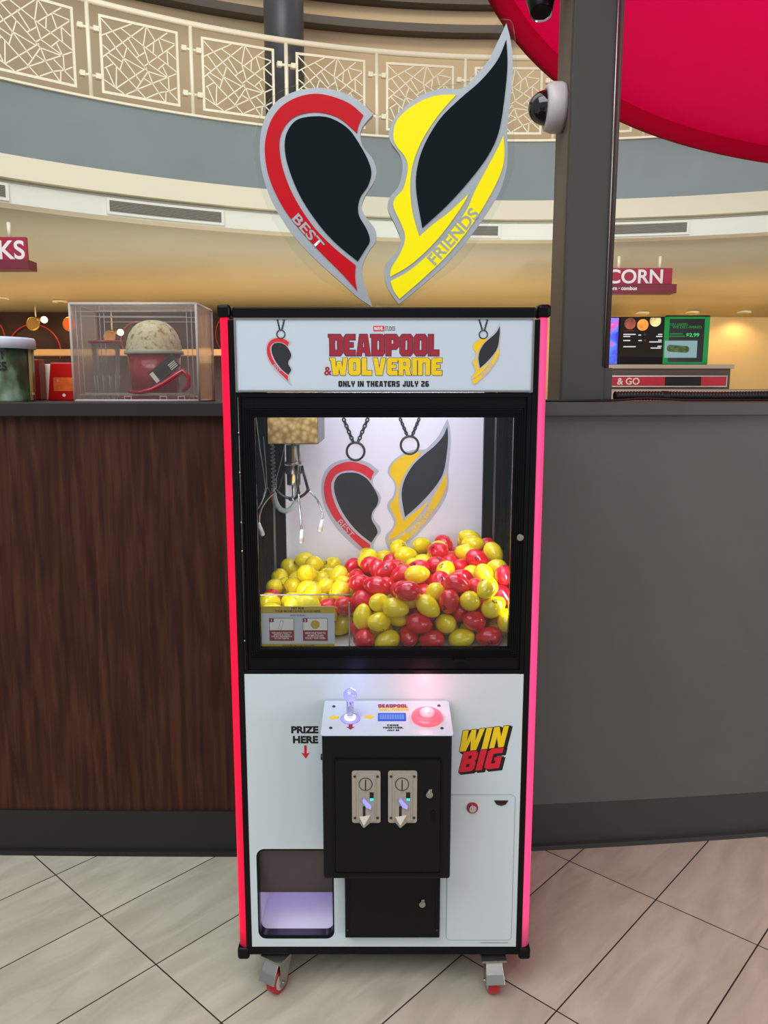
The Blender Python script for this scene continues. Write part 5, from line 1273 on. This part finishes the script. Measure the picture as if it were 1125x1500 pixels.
# clear cup with red lid
Yq=Yc+.12; q0=at(137,540,Yq).x; q1=at(176,540,Yq).x
c0=(q0+q1)/2; r0=(q1-q0)/2; zt2=at(155,503,Yq).z
cu_=empty('clear_cup',(c0,Yq,CT+.0035),'clear ribbed plastic cup with a flat red lid in the display case','cup')
mb=MB(); prof=[(0,CT+.004),(r0*.8,CT+.004)]+[(r0*(.8+.2*i/8)+(.0012 if i%2 else 0),CT+.006+(zt2-CT-.012)*i/8) for i in range(9)]+[(r0*1.06,zt2-.004),(r0*1.06,zt2)]
mb.lathe(prof,c=(c0,Yq,0),n=40); mb.build('cup_body',clear('cup plastic',(248,244,244),1.0,.1,.10,True),cu_)
mb=MB(); 
for i in range(12):
    a=2*PI*i/12; mb.cyl((c0+r0*.82*math.cos(a),Yq+r0*.82*math.sin(a),CT+.008),(c0+r0*.93*math.cos(a),Yq+r0*.93*math.sin(a),CT+.09),.0014,n=6)
mb.build('ribs',EM,cu_)
mb=MB(); mb.lathe([(0,zt2),(r0*1.22,zt2),(r0*1.26,zt2+.006),(r0*1.1,zt2+.009),(0,zt2+.009)],c=(c0,Yq,0),n=40); mb.build('lid','redplastic',cu_,label='flat red lid')

# ================================================================ far side, food stand
def hanging_sign(x1,ytop,ymid,ybot,Y,words,lab,wpxw,sub=None,xleft=None,stem=()):
    s=at(100,ytop,Y)
    X1=at(x1,ytop,Y).x; X0=at(xleft,ytop,Y).x; zt,zm,zb_=at(x1,ytop,Y).z,at(x1,ymid,Y).z,at(x1,ybot,Y).z
    r=empty('hanging_sign',((X0+X1)/2,Y,zb_),lab,'sign','hanging food stand signs')
    mb=MB(); mb.box(X0,X1-.05 if x1<100 else X1,Y,Y+.05,zm,zt); f_=mb.build('sign_face','signmaroon',r,.004)
    mb=MB(); mb.box(X0,X1+(0.02),Y-.14,Y+.09,zb_,zm); g_=mb.build('sign_box','signmaroon2',r,.006)
    for sx in stem:
        q=at(sx,ytop,Y+.03); zc_=3.74-(3.74-2.957)*max(0,min(1,(Y-9.3)/3.2)); mb=MB(); mb.cyl((q.x,Y+.025,zt),(q.x,Y+.025,zt+.16),.022,n=10); mb.build('stem','rail',r)
    return f_,g_,X0,X1,zt,zm,zb_
f_,g_,X0,X1,zt,zm,zb_=hanging_sign(985.5,392.5,418,431,9.3,'','dark red hanging sign reading POPCORN right of the grey post',0,xleft=826,stem=(906,966))
p=at(971,405,9.3); text('POPCORN',upright((p.x,9.298,p.z)),'lettering','whiteink',f_,width=at(971,405,9.3).x-at(838,405,9.3).x,height=(zt-zm)*.82,bold=.02,align='RIGHT')
p=at(933,423,9.16); text('popcorn \u00b7 combos',upright((p.x,9.158,p.z)),'lettering','whiteink',g_,height=.055*1.2,bold=.03,align='RIGHT')
f_,g_,X0,X1,zt,zm,zb_=hanging_sign(44,347,383,397,7.2,'','dark red hanging sign reading SNACKS cut by the left photo edge',0,xleft=-95,stem=(14,))
p=at(36,366,7.2); text('SNACKS',upright((p.x,7.198,p.z)),'lettering','whiteink',f_,height=(at(30,352,7.2).z-at(30,380,7.2).z),bold=.02,align='RIGHT')
# menu screens
Ys=11.2
def screen(x0,x1,y0,y1,lab,m,fr='blackgloss',dx=0):
    a_=at(x0,y0,Ys); b_=at(x1,y1,Ys); a_.x=at(x0,498,Ys).x; b_.x=at(x1,498,Ys).x; r=empty('menu_screen',((a_.x+b_.x)/2,Ys,b_.z),lab,'screen','menu screens above the food stand')
    mb=MB(); mb.box(a_.x,b_.x,Ys,Ys+.07,b_.z,a_.z); mb.build('bezel',fr,r,.004)
    mb=MB(); e=.018; mb.box(a_.x+e,b_.x-e,Ys-.004,Ys,b_.z+e,a_.z-e); f_=mb.build('display',m,r); return r,f_,a_,b_
def sp(px,py,l=.006): p=at(px,py,Ys); return upright((p.x,Ys-l,p.z))
def bar(px0,px1,py0,py1,m,par,l=.0055):
    a_=at(px0,py0,Ys); b_=at(px1,py1,Ys); mb=MB(); mb.box(a_.x,b_.x,Ys-l,Ys-.004,b_.z,a_.z); return mb.build('screen_graphic',m,par)
SW=emis('screen white',(220,222,225),.9); SG=emis('screen green',(20,150,70),.8); SR=emis('screen red',(150,30,50),.5); SDK=emis('screen black',(8,8,10),.3)
def blobs(name,stops,scale,es):
    m=noisecol(name,stops,scale,.3,4); nt=m.node_tree; p=nt.nodes['Principled BSDF']; cr=[n for n in nt.nodes if n.type=='VALTORGB'][0]
    nt.links.new(cr.outputs[0],p.inputs['Emission Color']); p.inputs['Emission Strength'].default_value=es; return m
r,f_,_,_=screen(840,906.6,464,535,'bright violet and blue promo screen mostly hidden behind the grey post',blobs('violet promo',[(.35,(40,20,200)),(.5,(60,120,240)),(.58,(200,60,170)),(.7,(235,225,240))],3.2,.8))
r,f_,_,_=screen(907.2,973.4,464,534,'black menu screen with three round food pictures, right of the grey post',SDK)
for cx_,cy_,m_ in ((923,474,[(.3,(90,30,20)),(.6,(150,70,40))]),(941.5,476,[(.3,(190,110,20)),(.6,(235,160,60))]),(960,470,[(.3,(150,140,60)),(.6,(232,222,160))])):
    c_=at(cx_,cy_,Ys); rr=at(cx_+8.3,cy_,Ys).x-c_.x; mb=MB()
    top=at(cx_,465.6,Ys).z; pts=[(c_.x+rr*math.cos(t*PI/16),min(top,c_.z+rr*math.sin(t*PI/16))) for t in range(32)]
    mb.prism(pts,Ys-.006,Ys-.004); mb.build('food_picture',blobs('food print',m_,8,.7),f_)
for x_,w_,y_ in ((913,18,489),(913,10,492),(913,10,498),(913,18,507),(935,4,490),(935,5,498),(964,6,489),(961,9,492),(964,5,497.5),(951,18,500),(963,6,506.5),(953,15,509)): bar(x_,x_+w_,y_,y_+1.7,SW,f_)
for x_,y_ in ((943,488.5),(943,497)): bar(x_,x_+3,y_,y_+3,SR,f_)
bar(914,929,484,485.3,SR,f_)
r,f_,a1,b1=screen(974,1038,462,534,'black and green screen showing a pickle, right of the food menu screen',blobs('dark green glow',[(.4,(8,10,10)),(.62,(16,26,24)),(.75,(40,60,56))],1.5,.4))
for q in ((974,1036,464,467),(974,1036,530.5,533),(974,977.5,464,533),(1033,1036,464,533)): bar(*q,SG,f_)
for t_,x_,y_,w_,h_ in (('YOU ASKED.',993,475.3,30,3.6),('WE DILL-IVERED.',1007,479.3,44,3.6)): text(t_,sp(x_,y_,.0062),'lettering',SG,f_,width=at(x_+w_/2,y_,Ys).x-at(x_-w_/2,y_,Ys).x,height=at(0,y_-h_/2,Ys).z-at(0,y_+h_/2,Ys).z,bold=.02)
for t_,x_,y_,w_,h_ in (('$2.99',1014.5,491,19,6),): text(t_,sp(x_,y_,.0062),'lettering',emis('screen bright green',(50,220,120),1),f_,width=at(x_+w_/2,y_,Ys).x-at(x_-w_/2,y_,Ys).x,height=at(0,y_-h_/2,Ys).z-at(0,y_+h_/2,Ys).z,bold=.02)
for q in ((981,1000,488.3,489.8),(979,1003,491.8,493.2)): bar(*q,SG,f_)
bar(974,1020,499,524,emis('screen pale blue',(150,185,190),.8),f_,.0058)
c_=at(993,511,Ys); mb=MB(); mb.T=Matrix.Translation((c_.x,Ys-.006,c_.z))@Matrix.Rotation(math.radians(4),4,'Y'); w_=at(1009.5,511,Ys).x-c_.x
mb.prism(rrect(-w_,w_,-w_*.3,w_*.3,w_*.29),-.001,.001); mb.build('pickle_picture',blobs('pickle green',[(.35,(24,50,16)),(.65,(60,92,36))],14,.6),f_)
# kiosk with GO sign
Yk=10.6
a_=at(826,545,Yk); b_=at(1068,567,Yk); x0=at(826,540,Yk).x; x1=at(1068,550,Yk).x
ks=empty('food_kiosk',((x0+x1)/2,Yk+.3,0),'low food kiosk wall with a red and black banner under the menu screens','kiosk')
mb=MB(); mb.box(x0,x1+.02,Yk,Yk+.9,0,at(900,540,Yk).z); mb.build('kiosk_body',mat('dark kiosk panel',(96,84,74),.5),ks,.01)
mb=MB(); z1=at(900,534,Yk).z; z0=at(900,540,Yk).z; mb.box(x0,x1+.06,Yk-.04,Yk+.95,z0,z1); mb.build('ledge',mat('pale kiosk ledge',(198,186,166),.45),ks,.006)
za,zb_=at(900,551.5,Yk).z,at(900,565.5,Yk).z
for q0,q1,m_,nm in ((826,973,'signr','banner'),(973,1026,'ink','banner'),(1026,1062,'signr','banner')):
    mb=MB(); mb.box(at(q0,558,Yk).x,at(q1,558,Yk).x,Yk-.03,Yk,zb_,za); bb=mb.build(nm,mat('banner red',(206,40,62),.45) if m_=='signr' else 'ink',ks)
    if q0==826: text('& GO',upright((at(936,558,Yk).x,Yk-.032,at(936,558.5,Yk).z)),'lettering','whiteink',bb,height=(za-zb_)*.72,bold=.02,align='RIGHT')
mb=MB(); mb.frame(at(826,558,Yk).x,at(1064,558,Yk).x,zb_-.015,za+.015,.018,Yk-.035,Yk); mb.build('banner_frame','steel',ks)
# lower counter behind the kiosk line
mb=MB(); z_=at(900,570,8.6).z; mb.box(at(826,570,8.6).x,at(1180,570,8.6).x,8.6,9.3,0,z_); o=mb.build('service_counter',mat('taupe counter',(150,136,124),.5),None,.01); tag(o,'pale taupe service counter far behind the corrugated hose','counter'); recentre(o)

# --- left: shelf beam, ring pendants
mb=MB(); Yw=9.6; a_=at(-60,511,Yw); b_=at(345,520,Yw); mb.box(a_.x,b_.x,Yw,Yw+.35,b_.z,at(100,511.5,Yw).z); o=mb.build('shelf_beam',mat('orange wood beam',(232,168,104),.5,vary=.06,vscale=3)); tag(o,'long pale orange wooden beam shelf across the dark back wall','shelf'); recentre(o)
mb=MB(); a_=at(-60,525,Yw+.5); b_=at(345,530,Yw+.5); mb.box(a_.x,b_.x,Yw+.5,Yw+.7,0,a_.z); o=mb.build('back_cabinet',mat('dark cabinet',(62,40,32),.4)); tag(o,'dark cabinet row below the orange beam shelf at the back','cabinet'); recentre(o)
def ring(px,py,rp,Y,lab):
    Y=12.45+.075*at(px,py,12.1).x-.065
    c_=at(px,py,Y); rr=at(px+rp,py,Y).x-c_.x
    mb=MB(); mb.tube([(c_.x+rr*math.cos(t*PI/24),Y,c_.z+rr*math.sin(t*PI/24)) for t in range(48)],.012,6,closed=True); o=mb.build('ring_ornament',mat('red copper ring',(190,62,50),.35,metal=.4)); tag(o,lab,'ornament','hoop ornaments in front of the dark wall'); recentre(o)
ring(51,514,38,9.1,'thin red hoop ornament behind the green popcorn tin'); ring(-28,495,35,9.1,'thin red hoop ornament cut by the left photo edge'); ring(352,490,36,9.1,'thin red hoop ornament half hidden behind the claw machine'); ring(203,498,26,9.1,'thin red hoop ornament seen through the clear display case')
def pend(px,py,rp,Y,lab,m,bulb=False):
    Y=11.5
    c_=at(px,py,Y); rr=at(px+rp,py,Y).x-c_.x; r=empty('pendant_lamp',(c_.x,Y,c_.z-rr),lab,'lamp','round pendant lamps at the back left')
    mb=MB(); mb.cyl((c_.x,Y-.03,c_.z),(c_.x,Y+.03,c_.z),rr,n=32); mb.build('shade',m,r,.006)
    mb=MB(); mb.tube([(c_.x+rr*math.cos(t*PI/16),Y-.03,c_.z+rr*math.sin(t*PI/16)) for t in range(32)],rr*.1,6,closed=True); mb.build('shade_rim','brass',r)
    mb=MB(); q=at(px+4,452,Y); mb.cyl((c_.x+.04,Y,c_.z+rr*.9),(c_.x+.04,Y,3.02),.012,n=8); mb.build('stem','rail',r)
    if bulb:
        q=at(px+16,py-6,Y); mb=MB(); mb.sphere((q.x,Y-.02,q.z),.055,u=16,v=10); mb.build('bulb',emis('warm bulb',(255,236,190),3.5),r)
        mb=MB(); mb.cyl((c_.x+rr*.5,Y-.02,q.z),(q.x-.03,Y-.02,q.z),.03,n=12); mb.build('socket','brass',r)
pend(49.5,474.5,9,9.0,'brass coloured round pendant with a glowing bulb above the tin','brass',True)
pend(103,475,9.5,9.0,'glowing orange round pendant beside the clear display case',emis('orange glow',(255,92,20),1.1))
pend(161,493,8,9.0,'brass pendant with bulb seen through the clear display case','brass',True)
# recessed ceiling lights
def soffit_z(x,y):
    d=math.hypot(x-RC.x,y-RC.y); a=math.atan2(y-RC.y,x-RC.x); px,py=RC.x+(RH+.3)*math.cos(a),RC.y+(RH+.3)*math.sin(a)
    t=max(.2,min((12.45+.075*px-py)/(math.sin(a)-.075*math.cos(a)),9)); return 3.74+(zb_S-3.74)*min(1,(d-RH-.3)/t)
zb_S=2.957
def fdl(px,py,lab,power=5):
    # march the ray to the sloping soffit
    d=ray(px,py); t=9.0
    for i in range(2000):
        p=CAM+d*t
        if math.hypot(p.x-RC.x,p.y-RC.y)>RH+.3 and p.z>soffit_z(p.x,p.y): break
        t+=.01
    r=empty('downlight',(p.x,p.y,p.z-.02),lab,'ceiling light','recessed ceiling downlights')
    mb=MB(); mb.lathe([(.085,-.004),(.12,-.008),(.12,.03),(.085,.03),(.085,-.004)],c=(p.x,p.y,p.z-.01),n=28); mb.build('trim_ring','rail',r)
    mb=MB(); mb.lathe([(0,.01),(.085,.01),(.085,.02),(0,.02)],c=(p.x,p.y,p.z-.01),n=28); mb.build('lamp_face',emis('warm lamp face',(255,214,150),2.0),r)
    L=bpy.data.lights.new('downlight_lamp','SPOT'); L.energy=power*4; L.color=(1,.66,.32); L.spot_size=math.radians(150); L.spot_blend=.6; L.shadow_soft_size=.08
    o=bpy.data.objects.new('downlight_lamp',L); COL.objects.link(o); o.location=(p.x,p.y,p.z-.06)
fdl(2,437,'recessed downlight at the far left edge of the beige soffit'); fdl(88,441.5,'recessed downlight in the soffit above the left end of the display case'); fdl(205,447,'recessed downlight in the soffit above the right end of the display case')
fdl(941,458.5,'recessed downlight just above the black menu screen'); fdl(1014,457.5,'recessed downlight just above the green pickle screen'); fdl(1090,457,'recessed downlight right of the menu screens')

# ================================================================ lights
w=bpy.data.worlds.new('world'); SC.world=w; w.use_nodes=True; bg=w.node_tree.nodes['Background']; bg.inputs[0].default_value=(.84,.92,1.0,1); bg.inputs[1].default_value=.42
def area(name,loc,target,sx,sy,e,col=(1,1,1),spread=180):
    L=bpy.data.lights.new(name,'AREA'); L.shape='RECTANGLE'; L.size=sx; L.size_y=sy; L.energy=e; L.color=col; L.spread=math.radians(spread)
    o=bpy.data.objects.new(name,L); COL.objects.link(o); o.location=loc; o.rotation_euler=(Vector(target)-Vector(loc)).to_track_quat('-Z','Y').to_euler(); return o
area('skylight',(-2.2,-5,8.5),(-.3,1.0,.8),9,7,960,(.95,.98,1))
area('side_daylight',(8,-6.5,2.0),(0,0,.9),6,3,250,(.97,.98,1))
area('hall_lights',(-2.0,2.5,8.2),(1.5,7.5,4.0),8,5,200,(1,.95,.86))
SL=bpy.data.lights.new('canopy_fill','SPOT'); SL.energy=1750; SL.color=(1,.95,.94); SL.spot_size=math.radians(66); SL.spot_blend=1; SL.shadow_soft_size=.5  # added uplight, only there to brighten the crimson canopy
so=bpy.data.objects.new('canopy_fill',SL); COL.objects.link(so); so.location=(5.2,-2.4,.7); so.rotation_euler=(Vector((2.9,2.9,3.95))-so.location).to_track_quat('-Z','Y').to_euler()
area('balcony_fill',(1.5,10.2,8.9),(1.8,12.7,7.2),12,.5,130,(1,.84,.62))  # added lamp that brightens the upper balcony wall
# cabinet LEDs and added fill
for i in range(8):
    L=bpy.data.lights.new('cabinet_led','POINT'); L.energy=.7; L.color=(.88,.87,1.0); L.shadow_soft_size=.006
    o=bpy.data.objects.new('cabinet_led',L); COL.objects.link(o); o.location=(-.28+.08*i,.06,1.70)
area('cabinet_led_top',(0,.30,1.795),(0,.30,1.0),.6,.30,2.2,(.90,.88,1.0))
for sx in (-1,1): area('cabinet_side_fill',(sx*.318,.062,1.22),(sx*.02,.40,1.08),.02,.36,.45,(.92,.91,1.0),110)  # added fill for the eggs and the lower poster
area('bin_spill_fill',(-.26,.23,.34),(-.26,.16,.18),.14,.03,.16,(.62,.52,1.0))  # added lamp standing in for cabinet light spilling down the chute
# warm wash on the wall behind the food stand
area('wall_wash_right',(6.5,11.6,2.75),(6.5,13.0,1.9),9,.3,32,(1,.80,.54))
area('wall_wash_left',(-4.5,10.4,2.4),(-4.5,11.2,2.9),6,.3,12,(1,.55,.22))
area('stand_glow',(0,11.3,2.2),(0,11.0,3.2),16,1.0,75,(1,.62,.26))
area('stand_fill',(0,8.8,1.2),(0,9.6,3.6),14,1.5,105,(1,.90,.70))  # added lamp that lifts the soffit from below
SC.view_settings.view_transform='Standard'; SC.view_settings.look='None'; SC.view_settings.gamma=1; SC.view_settings.use_curve_mapping=False
SC.view_settings.exposure=0
SC.cycles.max_bounces=10; SC.cycles.transparent_max_bounces=24; SC.cycles.caustics_reflective=False; SC.cycles.caustics_refractive=False
